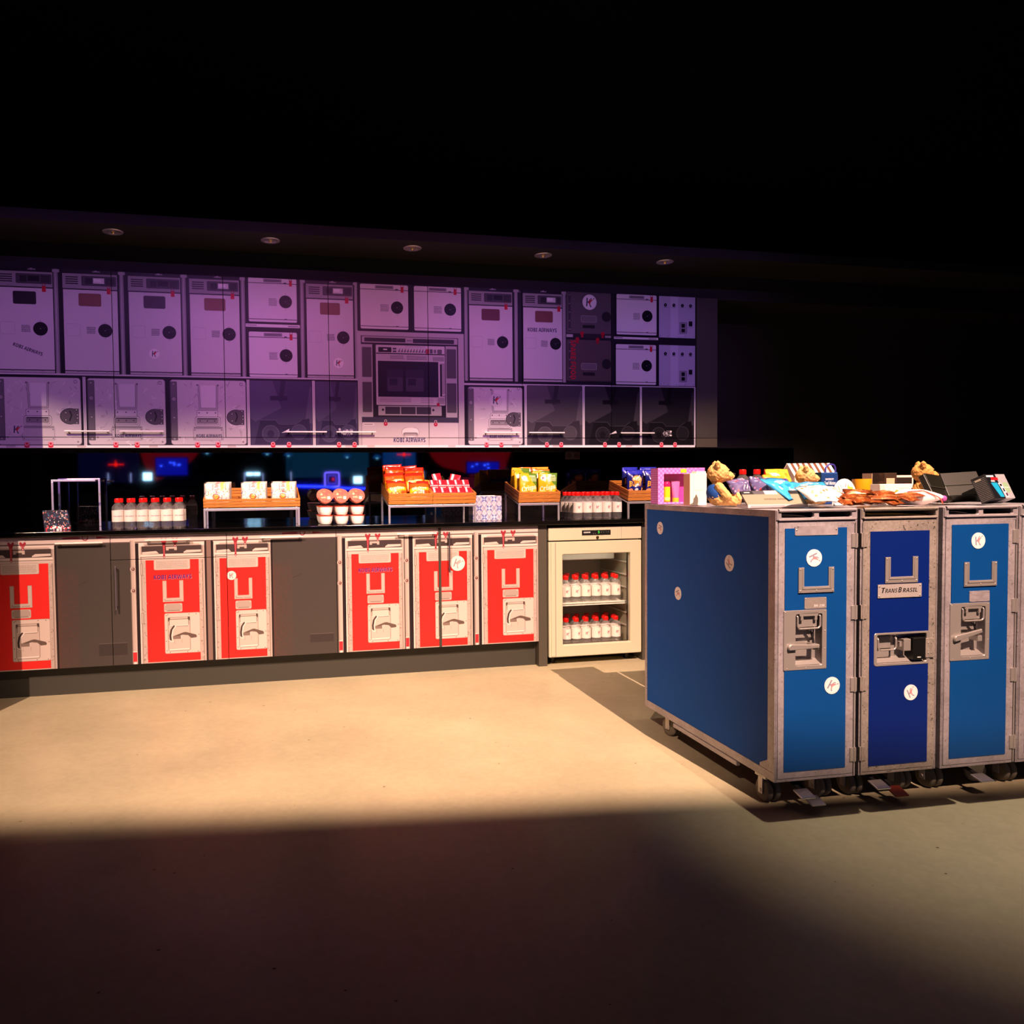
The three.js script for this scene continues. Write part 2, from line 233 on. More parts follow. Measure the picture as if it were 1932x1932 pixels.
  const chest = (L, R, o = {}) => {
    const T = o.top || 1715, B = 1346; P.rrect(L, T, R, B, 16, '#c9c3c8', ['#55505a', 3]);
    P.rrect(L + 2, T - 12, L + 36, B + 26, 5, '#6c6770', ['#44404a', 2]); for (const y of [1690, 1600, 1500, 1380]) P.disc(L + 19, y, 6, '#a8a2a8', ['#4a4650', 1.5]); P.disc(L + 19, 1605, 12, '#98929a', ['#4a4650', 2]);
    for (let i = 0; i < 46; i++) { const x = rr(L + 46, R - 14), y = rr(B + 20, T - 14); P.path([[x, y], [x + rr(-16, 16), y + rr(-14, 14)], [x + rr(-22, 22), y + rr(-22, 22)]], rnd() < 0.5 ? '#dcd7dc' : '#b0aab0', rr(2, 7)); }
    P.rect(L + 168, 1685, L + 248, 1556, '#dbd6db'); P.path([[L + 154, 1683], [L + 160, 1552], [L + 254, 1552], [L + 258, 1683]], '#7d777f', 10); P.path([[L + 154, 1683], [L + 160, 1552], [L + 254, 1552], [L + 258, 1683]], '#bbb5bb', 5); P.disc(L + 148, 1686, 5, '#6a656e'); P.disc(L + 262, 1686, 5, '#6a656e');
    P.rrect(L + 143, 1541, L + 258, 1503, 4, '#d8d2d6', ['#6a656e', 2]); for (const x of [155, 200, 246]) P.disc(L + x, 1528, 3.4, '#3e3a44');
    P.rect(L + 146, 1503, L + 256, 1478, '#544f58'); P.rrect(L + 146, 1492, L + 256, 1468, 3, '#8d878d', ['#4a4650', 2]); for (const x of [160, 200, 240]) P.disc(L + x, 1482, 3.4, '#3e3a44'); P.rrect(L + 137, 1501, L + 268, 1455, 9, null, ['#4b4650', 10]); P.rrect(L + 137, 1501, L + 268, 1455, 9, null, ['#e4dfe3', 5.5]);
    if (!o.noLatch) { P.g.save(); P.g.beginPath(); P.g.rect(L, -1760, R - 12 - L, 460); P.g.clip(); P.disc(R - 56, 1503, 52, '#5a555e', ['#3a3640', 4], 43); P.rect(R - 56, 1546, R - 10, 1460, '#5a555e'); for (const [dx, dy] of [[-80, 20], [-80, -20], [-24, 36], [-24, -36], [-20, 8], [-20, -10]]) P.disc(R + dx, 1503 + dy, 5, '#b5afb5', ['#2c2830', 2]); P.path([[R - 58, 1530], [R - 50, 1508], [R - 60, 1480]], '#2c2830', 7); P.g.restore(); }
    P.rrect(L + 122, 1438, L + 286, 1372, 4, '#c2bcc1', ['#7d777f', 2]); for (const [x, y] of [[130, 1430], [278, 1430], [130, 1380], [278, 1380]]) P.disc(L + x, y, 3, '#55505a'); P.rect(L + 124, 1448, L + 284, 1440, '#8e888e');
    P.disc(R - 20, 1362, 5, '#857f85'); P.disc(L + 48, 1388, 5, '#857f85'); P.disc(R - 26, 1694, 8, null, ['#77717a', 3]);
    if (o.text) P.text('KOBI AIRWAYS', L + 208, 1397, 17, C.ink, { width: 144 });
  };
  chest(-1040, -620, {}); chest(-600, -175, {}); chest(-140, 272, { text: 1 }); chest(299, 717, { text: 1 }); chest(2047, 2400, { top: 1702, text: 1 });
  P.logo(-505, 1430, 36, { disc: '#cdc6cc' }); P.logo(2228, 1622, 42, { disc: '#d2ccd2' });
  for (const x of [-164, 722, 1098, 2412, 2800, 3198, 3586]) { P.rect(x, 1722, x + 16, 1340, '#d2cdd2'); P.rect(x + 7, 1722, x + 9, 1340, '#8d8790'); }
  const bay = (L, R, col, hi, lo) => { P.rect(L, 1718, R, 1343, col); const w = R - L; P.poly([[L, 1718], [L + w * 0.36, 1718], [L + w * 0.5, 1560], [L + w * 0.08, 1480], [L, 1500]], hi); P.poly([[L + w * 0.5, 1718], [L + w * 0.58, 1718], [L + w * 0.52, 1600], [L + w * 0.45, 1600]], lo); P.rect(L + w * 0.32, 1630, L + w * 0.6, 1604, lo); P.poly([[R, 1690], [R, 1470], [R - w * 0.12, 1480], [R - w * 0.04, 1680]], hi);
    P.poly([[L + w * 0.06, 1350], [L + w * 0.16, 1490], [L + w * 0.4, 1490], [L + w * 0.46, 1470], [L + w * 0.72, 1470], [L + w * 0.8, 1490], [L + w * 0.95, 1500], [L + w * 0.98, 1350]], lo); P.path([[L + w * 0.16, 1490], [L + w * 0.4, 1490], [L + w * 0.46, 1466], [L + w * 0.72, 1466], [L + w * 0.82, 1490]], hi, 4); P.disc(L + w * 0.32, 1410, 48, col, [hi, 4]); P.disc(L + w * 0.32, 1410, 20, lo); P.disc(L + w * 0.78, 1420, 44, col, [hi, 3]); };
  bay(740, 1096, '#44405e', '#57536f', '#322e4a'); bay(1116, 1364, '#44405e', '#524e6c', '#302c48'); bay(2430, 2798, '#454048', '#5a545c', '#332e36'); bay(2818, 3196, '#1f1c22', '#3a363c', '#141216'); bay(3212, 3584, '#1b191d', '#343036', '#121013');
  P.poly([[915, 1415], [962, 1440], [958, 1420]], '#d8d3e0'); P.poly([[2985, 1412], [3030, 1436], [3036, 1420]], '#cfc9c9'); P.speck(1255, 1400, 1330, 1440, 26, ['#8d88a8', '#b8b4cc', '#5f5a7c'], 3, 9); P.speck(3350, 1400, 3420, 1436, 26, ['#8b878a', '#cfcaca', '#5a5658'], 3, 9);
  // oven and its drawer
  P.rect(1368, 2022, 2024, 1330, '#b9b3b9'); P.rect(1390, 1995, 1988, 1508, '#2a262f'); P.rrect(1396, 1992, 1984, 1955, 4, '#b4aeb4'); P.rrect(1411, 1984, 1660, 1961, 3, '#3a353f'); P.rrect(1706, 1984, 1962, 1959, 3, '#3a353f'); P.text('OVEN', 1684, 1972, 8, '#4a4550');
  for (const [a, b] of [[1390, 1458], [1908, 1980]]) { P.rect(a, 1945, b, 1510, '#b4aeb4'); P.rrect(a + 6, 1927, b - 6, 1750, 4, '#57525c', ['#77727c', 2]); P.rrect(a + 6, 1720, b - 6, 1541, 4, '#57525c', ['#77727c', 2]); }
  P.rrect(1478, 1944, 1904, 1584, 6, '#d3cdd2', ['#55505a', 3]); P.rect(1481, 1896, 1902, 1889, '#3b3640');
  P.rrect(1494, 1930, 1574, 1900, 3, '#2c2833'); P.rect(1524, 1920, 1548, 1913, '#f4f2f4'); for (const y of [1922, 1906]) P.rect(1582, y + 5, 1604, y - 5, '#4a4550'); for (let i = 0; i < 10; i++) P.poly([[1612 + i * 18, 1902], [1626 + i * 18, 1926], [1626 + i * 18, 1902]], '#6e6872'); P.rect(1786, 1924, 1806, 1896, '#b53a50'); P.rect(1810, 1924, 1828, 1898, '#5b5668'); P.rect(1834, 1922, 1850, 1900, '#77717c'); P.rrect(1858, 1922, 1884, 1898, 3, '#6a646e', ['#3a353f', 2]); P.lines(1660, 1932, 1780, 1940, 1, '#8a848c', 2);
  P.rect(1488, 1886, 1900, 1852, '#c2bcc2'); P.lines(1566, 1860, 1650, 1884, 3, '#57525c', 2.6); P.lines(1668, 1856, 1790, 1884, 4, '#57525c', 2.6); P.rect(1828, 1878, 1898, 1852, '#9a949c');
  P.rect(1490, 1848, 1862, 1634, '#241f33'); for (const [x, w] of [[1546, 96], [1660, 110]]) { P.rrect(x, 1798, x + w, 1666, 8, '#332d45'); P.rrect(x, 1750, x + w, 1668, 8, '#473f58'); P.rect(x + 14, 1744, x + 62, 1704, '#2c2740'); }
  P.rrect(1872, 1840, 1904, 1636, 5, '#a19ba2'); P.rect(1872, 1834, 1884, 1640, '#2f2a36'); P.path([[1886, 1648], [1902, 1652]], '#efeaee', 4);
  P.rrect(1490, 1632, 1850, 1592, 3, '#cbc5ca', ['#9a949c', 2]); P.lines(1500, 1600, 1690, 1628, 4, '#6a646e', 2.2); P.lines(1752, 1596, 1830, 1628, 3, '#77717a', 2.2); P.rect(1856, 1632, 1900, 1592, '#a39ca2'); P.rrect(1850, 1600, 1868, 1546, 7, '#b01f40');
  P.rect(1490, 1580, 1880, 1522, '#aaa4aa'); for (let i = 0; i < 3; i++) P.rect(1532 + i * 96, 1574, 1622 + i * 96, 1530, '#3f3a48'); P.disc(1518, 1556, 7, '#2c2833'); P.disc(1828, 1556, 7, '#2c2833');
  P.rect(1390, 1512, 1988, 1480, '#3e3a50'); P.rrect(1388, 1480, 1986, 1336, 9, '#c6c0c5', ['#8c868c', 3]); P.rrect(1400, 1474, 1462, 1462, 4, '#ece8ea'); P.lines(1404, 1465, 1456, 1471, 1, '#55505a', 4);
  P.disc(1660, 1421, 28, '#e4dfe2', ['#99939a', 3]); P.disc(1710, 1421, 28, '#e4dfe2', ['#99939a', 3]); P.rect(1660, 1448, 1710, 1394, '#e4dfe2'); P.rrect(1640, 1420, 1730, 1400, 9, '#7d777e'); P.rrect(1648, 1412, 1722, 1400, 6, '#a49ea4');
  P.text('KOBI AIRWAYS', 1678, 1374, 24, '#2c2c5e', { width: 200 });
  for (const [x, y] of [[1533, 1477], [1842, 1475]]) { P.disc(x, y + 12, 7, null, ['#e4c8cc', 3]); P.disc(x, y - 6, 12, '#b01f40'); P.disc(x, y - 4, 3, '#f0c0c8'); }
  // lettering on the ovens
  P.logo(219, 1858, 28); P.logo(1256, 1829, 30); P.text('KOBI AIRWAYS', 2532, 2062, 23, '#2c2c4e', { width: 196 }); P.text('KOBI AIRWAYS', -438, 1867, 19, '#26263e', { rot: -20, width: 158 });
  // light rail with its latches
  P.rect(-1300, 1343, 3592, 1328, '#f0ebea');
  for (const x of [-560, -200, 180, 610, 1290, 1420, 1920, 2330, 2600, 3100]) P.rrect(x, 1341, x + 44, 1333, 3, '#cfc8c8', ['#99918f', 1.5]);
  for (const x of [-457, -336, 2, 115, 442, 556, 866, 958, 1251, 1344, 2164, 2260, 2560, 2656, 2954, 3052, 3351, 3448]) { P.rrect(x - 13, 1362, x + 13, 1330, 9, '#d23048'); P.disc(x, 1352, 9, null, ['#f4c4c6', 3.5]); P.disc(x, 1352, 3, '#8a1426'); }
  P.rect(3596, 2400, 3800, 1200, '#2c2920');
}
const DOOR_Y0 = 1.389;
const upperMat = (a, b, y0, y1) => phys({ color: 0xdcdcdc, map: sheet(a, y0, b, y1, 1100, upperArt), roughness: 0.34, specularIntensity: 0.15 });
const handleBar = () => merge([bb(-0.118, -0.004, 0.022, 0.118, 0.004, 0.032, 0.002), bb(-0.105, -0.003, 0, -0.097, 0.003, 0.024), bb(0.097, -0.003, 0, 0.105, 0.003, 0.024)]);
const barGeo = handleBar();
const UP_TEXT = ['with slanted lettering and round print at its far left', 'with two printed ovens over two chests, second from left', 'with printed stacked boxes, third from left', 'with the left half of the printed big oven', 'with the right half of the printed big oven', 'with printed dark carriers, sixth from left', 'with printed switch panels at the right end'];
const handleX = [-0.142, 0.145, 1.06, 1.351, 2.26, 2.55, 3.168];
for (let k = -1; k < 7; k++) {
  const x0 = -0.6 + 0.6 * k, t = thing('wall_cabinet', 'wall cabinet ' + (k < 0 ? 'just beyond the left edge of the picture' : UP_TEXT[k]), 'cabinet', [x0, 1.389, -0.25], 0, 'printed wall cabinets');
  part('body', bb(0.001, -0.045, -0.35, 0.599, 0.915, -0.021), M.carcass, t);
  const g = bb(0.0018, 0.001, -0.02, 0.5982, 0.918, 0); planar(g, 0, 0, 0.6, 0.918);
  const d = part('door', g, upperMat(x0 * 1000, x0 * 1000 + 600, 1389, 2307), t);
  const h = part('handle', barGeo, M.alu, d); h.position.set((k < 0 ? -1.055 : handleX[k]) - x0, 0.031, 0);
  part('hinge_pin', cyl(0.003, 0.003, 0.01, k % 2 ? 0.59 : 0.01, 0.45, -0.018), M.alu, t);
}
for (const [a, b, l] of [[-1.2, 1.8, 'printed light rail strip below the left wall cabinets'], [1.8, 3.6, 'printed light rail strip below the right wall cabinets']]) {
  const g = bb(a + 0.001, 1.329, -0.27, b - 0.001, 1.3865, -0.25); planar(g, a, 1.329, b - a, 0.058);
  const s = solo('light_rail', g, null, l, 'trim'); s.material = phys({ color: 0xdcdcdc, map: sheet(a * 1000, 1329, b * 1000, 1387, 670, upperArt), roughness: 0.35, specularIntensity: 0.35 });
}
{ const t = thing('filler_cabinet', 'narrow dark olive cabinet end beside the printed wall cabinets', 'cabinet', [3.6, 1.33, -0.25]);
  part('body', bb(0.002, 0, -0.35, 0.155, 0.975, -0.02), M.carcass, t); part('front', bb(0.002, 0.06, -0.02, 0.155, 0.975, 0), std({ color: 0x2a261a, roughness: 0.6 }), t); part('rail', bb(0.002, 0, -0.02, 0.155, 0.057, 0), std({ color: 0x3a3424, roughness: 0.6 }), t); }

/* ceiling downlights in the soffit, unlit */
[0.05, 0.867, 1.666, 2.459, 3.253].forEach((x, i) => {
  const t = thing('downlight', ['leftmost', 'second from left', 'middle', 'second from right', 'rightmost'][i] + ' small chrome downlight in the black soffit', 'downlight', [x, 2.46, -0.03], 0, 'soffit downlights');
  part('trim_ring', lathe([[0.032, 0], [0.034, -0.004], [0.05, -0.005], [0.053, -0.002], [0.053, 0]], 32), M.chrome, t);
  part('reflector', lathe([[0.033, -0.003], [0.028, -0.0015], [0.016, -0.0006], [0.001, -0.0004]], 24), M.chrome, t);
  part('lamp_capsule', lathe([[0.001, -0.014], [0.006, -0.012], [0.008, -0.006], [0.008, -0.001]], 12), phys({ color: 0xffdf9a, roughness: 0.1, metalness: 0.6 }), t);
});

/* ------------------------------------------------------------------ the print on the base cabinets */
function lowerArt(P) {
  const cr = '#dbc9c2', cr2 = '#c3b0a8', md = '#a99890', dk = '#2c2426', red = '#e8302c';
  P.rect(-1300, 900, 2500, 100, '#a39088'); P.rect(-1300, 812, -640, 150, '#4b4541');
  // dark gap and grey blanking panels, with a printed red reflection put in as grain beside each red trolley
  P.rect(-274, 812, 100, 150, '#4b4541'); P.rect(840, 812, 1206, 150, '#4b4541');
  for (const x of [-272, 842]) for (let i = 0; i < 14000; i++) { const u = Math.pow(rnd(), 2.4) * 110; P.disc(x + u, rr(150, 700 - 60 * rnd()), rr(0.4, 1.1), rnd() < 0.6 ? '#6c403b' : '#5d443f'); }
  for (const x of [-274, 840]) for (let i = 0; i < 1600; i++) P.disc(x + rr(0, 360), rr(150, 812), rr(0.5, 1.6), rnd() < 0.5 ? '#544d49' : '#433d3a');
  P.rect(-70, 274, 74, 209, '#403938'); P.rect(-70, 276, 74, 272, '#5f5653'); P.rect(1046, 270, 1178, 222, '#403938'); P.rect(1046, 272, 1178, 268, '#5f5653'); P.path([[955, 592], [1004, 612]], '#3f3836', 3); P.path([[-164, 592], [-116, 612]], '#3f3836', 3);
  const post = (x) => { P.rect(x - 13, 822, x + 13, 150, cr2); P.rect(x - 13, 822, x - 9, 150, '#8d7d76'); P.rect(x + 5, 822, x + 8, 150, cr); for (const y of [668, 551]) { P.disc(x, y, 15, cr2, [md, 2]); P.disc(x, y, 7, '#8f5f5c', ['#5d3d3c', 3]); P.disc(x - 2, y + 2, 2.5, '#efd8d4'); } P.rect(x - 10, 220, x + 10, 168, '#d8343c'); P.rect(x - 10, 224, x + 10, 219, '#efe2dc'); P.disc(x, 160, 6, '#efe2dc'); P.rect(x + 13, 806, x + 26, 150, dk); };
  const trolley = (L, R, o = {}) => {
    const w = R - L, X = (u) => L + w * (u - 1251) / 337;
    P.rect(L - 14, 806, R + 10, 150, dk);
    P.rect(X(1251), 806, X(1588), 150, cr2); P.rect(X(1251), 806, X(1256), 150, '#efe2da'); P.rect(X(1575), 790, X(1578), 150, '#7d6d66'); P.rect(X(1262), 740, X(1264), 150, '#7d6d66');
    P.poly([[X(1251), 808], [X(1588), 808], [X(1588), 788], [X(1572), 788], [X(1560), 798], [X(1290), 798], [X(1276), 788], [X(1251), 788]], '#e6d8d0');
    P.rect(X(1266), 789, X(1573), 746, '#4a3e3e'); P.poly([[X(1268), 758], [X(1340), 762], [X(1354), 748], [X(1268), 746]], cr); P.poly([[X(1480), 754], [X(1496), 764], [X(1571), 764], [X(1571), 752], [X(1480), 748]], cr); P.poly([[X(1390), 784], [X(1446), 784], [X(1446), 764], [X(1432), 764], [X(1432), 772], [X(1404), 772], [X(1404), 764], [X(1390), 764]], cr2);
    P.rect(X(1258), 744, X(1580), 732, '#e6d8d0'); P.rect(X(1258), 732, X(1580), 729, '#6a5a56'); P.rect(X(1264), 729, X(1580), 712, '#d3c2ba');
    P.rect(X(1285), 713, X(1557), 160, red); P.speck(X(1262), 160, X(1284), 700, 60, ['#b29f97', '#cdbbb2', '#9d8b83'], 1, 5); P.speck(X(1558), 160, X(1574), 700, 60, ['#b29f97', '#cdbbb2', '#9d8b83'], 1, 5);
    P.rrect(X(1327), 716, X(1511), 660, 6, '#d3c2ba', ['#b39f96', 2]); P.lines(X(1338), 666, X(1500), 708, 7, '#8f7f78', 1.8);
    for (const y of [665, 400]) { P.rrect(X(1258), y + 30, X(1269), y - 30, 3, cr2, ['#7d6d66', 2]); }
    const br = [[X(1369), 599], [X(1388), 599], [X(1388), 505], [X(1455), 505], [X(1455), 599], [X(1474), 599], [X(1474), 485], [X(1369), 485]]; P.poly(br, '#cbb9b0', ['#a8968d', 2]); P.path([[X(1378), 500], [X(1378), 492], [X(1465), 492]], '#7d6d66', 2.5); for (const [x, y] of [[1378, 590], [1464, 590], [1378, 540], [1464, 540], [1376, 491], [1467, 491], [1421, 491]]) P.disc(X(x), y, 2.6, '#efe2da', ['#8f7f78', 1]);
    P.rrect(X(1375), 474, X(1466), 430, 6, '#b5a49b', ['#cbb9b0', 3]); P.path([[X(1392), 437], [X(1452), 437]], '#6a5a56', 1.8); for (const [x, y] of [[1381, 468], [1460, 468], [1381, 436], [1460, 436]]) P.disc(X(x), y, 2.4, '#efe2da');
    P.rrect(X(1375), 421, X(1557), 203, 8, '#dccac1', ['#b8a59b', 2.5]); for (const [x, y] of [[1384, 410], [1392, 414], [1500, 414], [1538, 414], [1382, 330], [1382, 270], [1384, 218], [1400, 208], [1490, 208], [1545, 208], [1550, 300]]) P.disc(X(x), y, 2.2, '#5a4a46');
    P.rrect(X(1392), 398, X(1505), 216, 10, '#d3c0b6', ['#9d8b82', 3]); P.poly([[X(1392), 398], [X(1402), 398], [X(1402), 386], [X(1494), 388], [X(1494), 400], [X(1505), 400], [X(1504), 380], [X(1394), 378]], '#5a4a44'); P.rrect(X(1398), 388, X(1498), 350, 7, '#dfcdc3', ['#7d6b63', 3]); P.path([[X(1400), 352], [X(1496), 354]], '#f2e6de', 4);
    P.path([[X(1422), 350], [X(1408), 330], [X(1402), 300], [X(1404), 276]], '#4a3c3a', 10); P.path([[X(1430), 350], [X(1416), 330], [X(1411), 300], [X(1412), 278]], '#efe2da', 6); P.path([[X(1396), 276], [X(1410), 266], [X(1418), 270]], '#efe2da', 5);
    P.poly([[X(1416), 296], [X(1470), 315], [X(1482), 316], [X(1535), 300], [X(1540), 290], [X(1536), 284], [X(1510), 282], [X(1494), 298], [X(1466), 302], [X(1416), 282]], '#6b5a52'); P.rect(X(1418), 296, X(1456), 280, '#8a776e'); P.rect(X(1456), 300, X(1463), 280, cr);
    P.path([[X(1398), 222], [X(1498), 224]], '#f4e8e0', 6); P.path([[X(1424), 276], [X(1424), 254]], '#b39f95', 2.5); P.path([[X(1462), 278], [X(1462), 258]], '#b39f95', 2.5);
    if (o.text) { P.text('KOBI AIRWAYS', X(1422.5), 618.5, 24, '#e88a90', { width: w * 0.59 }); P.text('KOBI AIRWAYS', X(1421), 620, 24, '#4c2078', { width: w * 0.585 }); }
    const clip = (x, y1) => { P.disc(x, 840, 16, null, ['#b8a0a4', 3]); P.poly([[x - 17, 822], [x - 10, 828], [x, 818], [x + 10, 828], [x + 17, 822], [x + 8, 800], [x + 4, y1 + 20], [x + 6, y1], [x, y1 - 8], [x - 6, y1], [x - 4, y1 + 20], [x - 8, 800]], '#a3343e'); P.path([[x, 798], [x, y1 + 14]], '#d8727a', 2.5); P.disc(x, y1, 3, '#f0d0d0'); };
    clip(X(1380), 728); clip(X(1437), 790);
  };
  // top strip
  P.rect(-1300, 860, 2500, 835, '#bda9ac'); P.rect(-1300, 836, 2500, 812, '#d9c8c2'); P.rect(-1300, 815, 2500, 810, '#6a5a58');
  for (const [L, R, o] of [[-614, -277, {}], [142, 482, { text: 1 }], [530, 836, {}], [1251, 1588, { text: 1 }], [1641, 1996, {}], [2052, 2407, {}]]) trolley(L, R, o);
  for (const x of [112, 1219, 1604, 2021]) post(x); P.rect(488, 812, 522, 150, '#8a6f68'); P.rect(484, 812, 492, 150, dk); P.rect(516, 812, 526, 150, dk);
  for (const x of [-236, 900]) { P.poly([[x, 846], [x + 76, 848], [x + 92, 842], [x + 76, 836], [x, 838]], '#9c3e4a'); P.disc(x + 112, 842, 13, null, ['#9c3e4a', 5]); P.disc(x + 150, 842, 14, null, ['#d8c4c4', 4]); P.poly([[x + 168, 848], [x + 230, 842], [x + 168, 836]], '#a3343e'); }
  for (const x of [20, 60, 1280, 1700]) P.rrect(x, 846, x + 30, 838, 3, '#cfc0c0', ['#9d8b8b', 1.5]);
  P.logo(623, 616, 25, { rot: 8, disc: '#f4eeea', ink: '#8a7a84', red: '#d8a0a0' }); P.logo(1907, 641, 44, { rot: -16, disc: '#f6f0ec', ink: '#a8989c', red: '#dcb0b0' });
}
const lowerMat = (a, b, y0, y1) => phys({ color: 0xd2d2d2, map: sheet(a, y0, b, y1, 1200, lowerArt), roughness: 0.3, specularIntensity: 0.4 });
const vBarGeo = (() => { const g = barGeo.clone(); g.rotateZ(Math.PI / 2); return g; })();
const BASE = [
  [-1.2, 'base cabinet with a grey blank, just beyond the left edge of the picture', null],
  [-0.6, 'base cabinet with a printed red trolley and grey blank, at far left', ['h', -0.149, 0.817]],
  [0.0, 'base cabinet with drawer above a lettered red trolley print', ['drawer']],
  [0.6, 'base cabinet with a red trolley print next to a grey blank, round sticker printed high', ['h', 0.897, 0.822]],
  [1.2, 'base cabinet with a lettered red trolley print beneath a pale bar handle', ['h', 1.66, 0.822]],
  [1.8, 'base cabinet with a large round printed sticker beside its upright handle', ['v', 1.852, 0.71]],
];
for (const [x0, label, hd] of BASE) {
  const t = thing('base_cabinet', label, 'cabinet', [x0, 0.154, 0], 0, 'printed base cabinets');
  const W = x0 === 1.8 ? 0.606 : 0.6;
  part('body', bb(0.001, 0.001, -0.58, W - 0.001, 0.69, -0.021), M.carcass, t);
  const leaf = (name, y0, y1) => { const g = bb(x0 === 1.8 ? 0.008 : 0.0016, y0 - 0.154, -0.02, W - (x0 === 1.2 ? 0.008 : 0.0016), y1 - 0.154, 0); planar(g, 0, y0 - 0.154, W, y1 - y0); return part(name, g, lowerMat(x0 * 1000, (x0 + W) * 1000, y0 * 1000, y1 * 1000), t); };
  const grip = (p, v, x, y, m = M.alu) => { const h = part('handle', v ? vBarGeo : barGeo, m, p); h.position.set(x - x0, y - 0.154, 0); };
  if (hd && hd[0] === 'drawer') { grip(leaf('door', 0.155, 0.719), 1, 0.027, 0.572, std({ color: 0x56505a, roughness: 0.4, metalness: 0.4 })); grip(leaf('drawer', 0.722, 0.85), 0, 0.296, 0.822, M.alu); }
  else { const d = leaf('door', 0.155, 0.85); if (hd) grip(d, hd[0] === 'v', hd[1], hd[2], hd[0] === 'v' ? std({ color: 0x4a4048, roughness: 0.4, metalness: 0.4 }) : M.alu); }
}
solo('worktop', bb(-2.5, 0.855, -0.6, 4.2, 0.88, 0.03, 0.004), M.stone, 'continuous glossy black stone worktop on the base cabinets', 'worktop');
solo('filler_strip', bb(1.7925, 0.156, -0.02, 1.8075, 0.85, 0.004), std({ color: 0x2c2a20, roughness: 0.6 }), 'narrow dark olive strip between two red printed doors', 'trim');
solo('end_panel', boxUV(bb(2.408, 0.0, -0.58, 2.462, 0.855, -0.005)), M.taupe, 'taupe upright panel between red print and fridge', 'panel');
solo('end_panel', boxUV(bb(3.085, 0.0, -0.58, 3.115, 0.855, -0.005)), M.taupe, 'taupe upright panel right of the fridge', 'panel');
solo('niche_back', bb(2.463, 0, -0.6, 3.084, 0.854, -0.585), M.blackBoard, 'dark board behind the fridge', 'panel');

/* ------------------------------------------------------------------ bottles */
const kLabel = sheet(0, 0, 197, 62, 2600, (P) => { P.rect(0, 0, 197, 62, '#d9d2c8'); for (const x of [0, 98.5, 197]) { P.disc(x, 33, 22, null, ['#d8cfc8', 0.8]); P.logo(x + 2, 33, 18, { disc: null, ink: '#7c5a64', red: '#b84a52' }); P.text('°', x + 19, 44, 5, '#7c5a64'); } });
const aLabel = sheet(0, 0, 197, 62, 2600, (P) => { P.rect(0, 0, 197, 62, '#d9cec4'); for (const x of [0, 65.7, 131.3, 197]) P.text('KOBI AIRWAYS', x, 30, 6.5, '#5b5060', { width: 52 }); });
const bottleShape = [[0.001, 0.004], [0.012, 0.006], [0.018, 0.001], [0.027, 0.001], [0.0305, 0.006], [0.031, 0.014], [0.0292, 0.02], [0.031, 0.026], [0.0296, 0.033], [0.031, 0.039], [0.031, 0.106], [0.0308, 0.114], [0.028, 0.124], [0.021, 0.133], [0.0145, 0.14], [0.0125, 0.143], [0.0125, 0.150], [0.001, 0.150]];
const bottleGeo = lathe(bottleShape, 22), labelGeo = new THREE.CylinderGeometry(0.0314, 0.0314, 0.062, 24, 1, true).translate(0, 0.071, 0);
const capGeo = merge([lathe([[0.001, 0.167], [0.013, 0.167], [0.0148, 0.1655], [0.0152, 0.160], [0.0152, 0.1445], [0.0135, 0.1435]], 24), ...Array.from({ length: 16 }, (_, i) => { const g = new THREE.BoxGeometry(0.0012, 0.018, 0.0022); g.translate(0.0152, 0.154, 0); g.rotateY(i / 16 * Math.PI * 2); return g; })]);
const kMat = std({ map: kLabel, roughness: 0.55 }), aMat = std({ map: aLabel, roughness: 0.55 });
function bottle(label, pos, rot, mat, group, s = 1) {
  const t = thing('water_bottle', label, 'bottle', pos, rot, group); t.scale.setScalar(s);
  part('bottle_body', bottleGeo, M.water, t); part('label_sleeve', labelGeo, mat, t); part('cap', capGeo, M.redCap, t); return t;
}
{ const a = bottle('water bottle with wordmark label, leftmost of the left front row', [0.025, 0.88, -0.11], 0.2, aMat, 'bottles at the left of the counter');
  for (let r = 0; r < 2; r++) for (let i = 0; i < 6; i++) if (r || i) copyOf(a, 'water bottle with wordmark label, ' + ORD[i] + ' from left, ' + (r ? 'rear' : 'front') + ' row by the patterned black box', [0.025 + 0.0635 * i + (r ? 0.004 : 0), 0.88, -0.11 - 0.066 * r + 0.012 * i / 5], [0, 0.15 + rr(-0.2, 0.15) + 0.02 * i, 0]);
}
{ const x0 = 2.70, a = bottle('water bottle with K label, leftmost of the front row above the fridge', [x0, 0.88, -0.1], -0.1, kMat, 'bottles above the fridge');
  for (let r = 0; r < 4; r++) for (let i = 0; i < 5; i++) if (r || i) copyOf(a, 'water bottle with K label above the fridge, ' + ORD[i] + ' from left, ' + ['front', 'second', 'third', 'rear'][r] + ' row', [x0 + 0.0648 * i + (i === 4 ? 0.003 : 0) + rr(-0.001, 0.001), 0.88, -0.1 - 0.066 * r], [0, -0.1 + rr(-0.35, 0.3), 0]); }

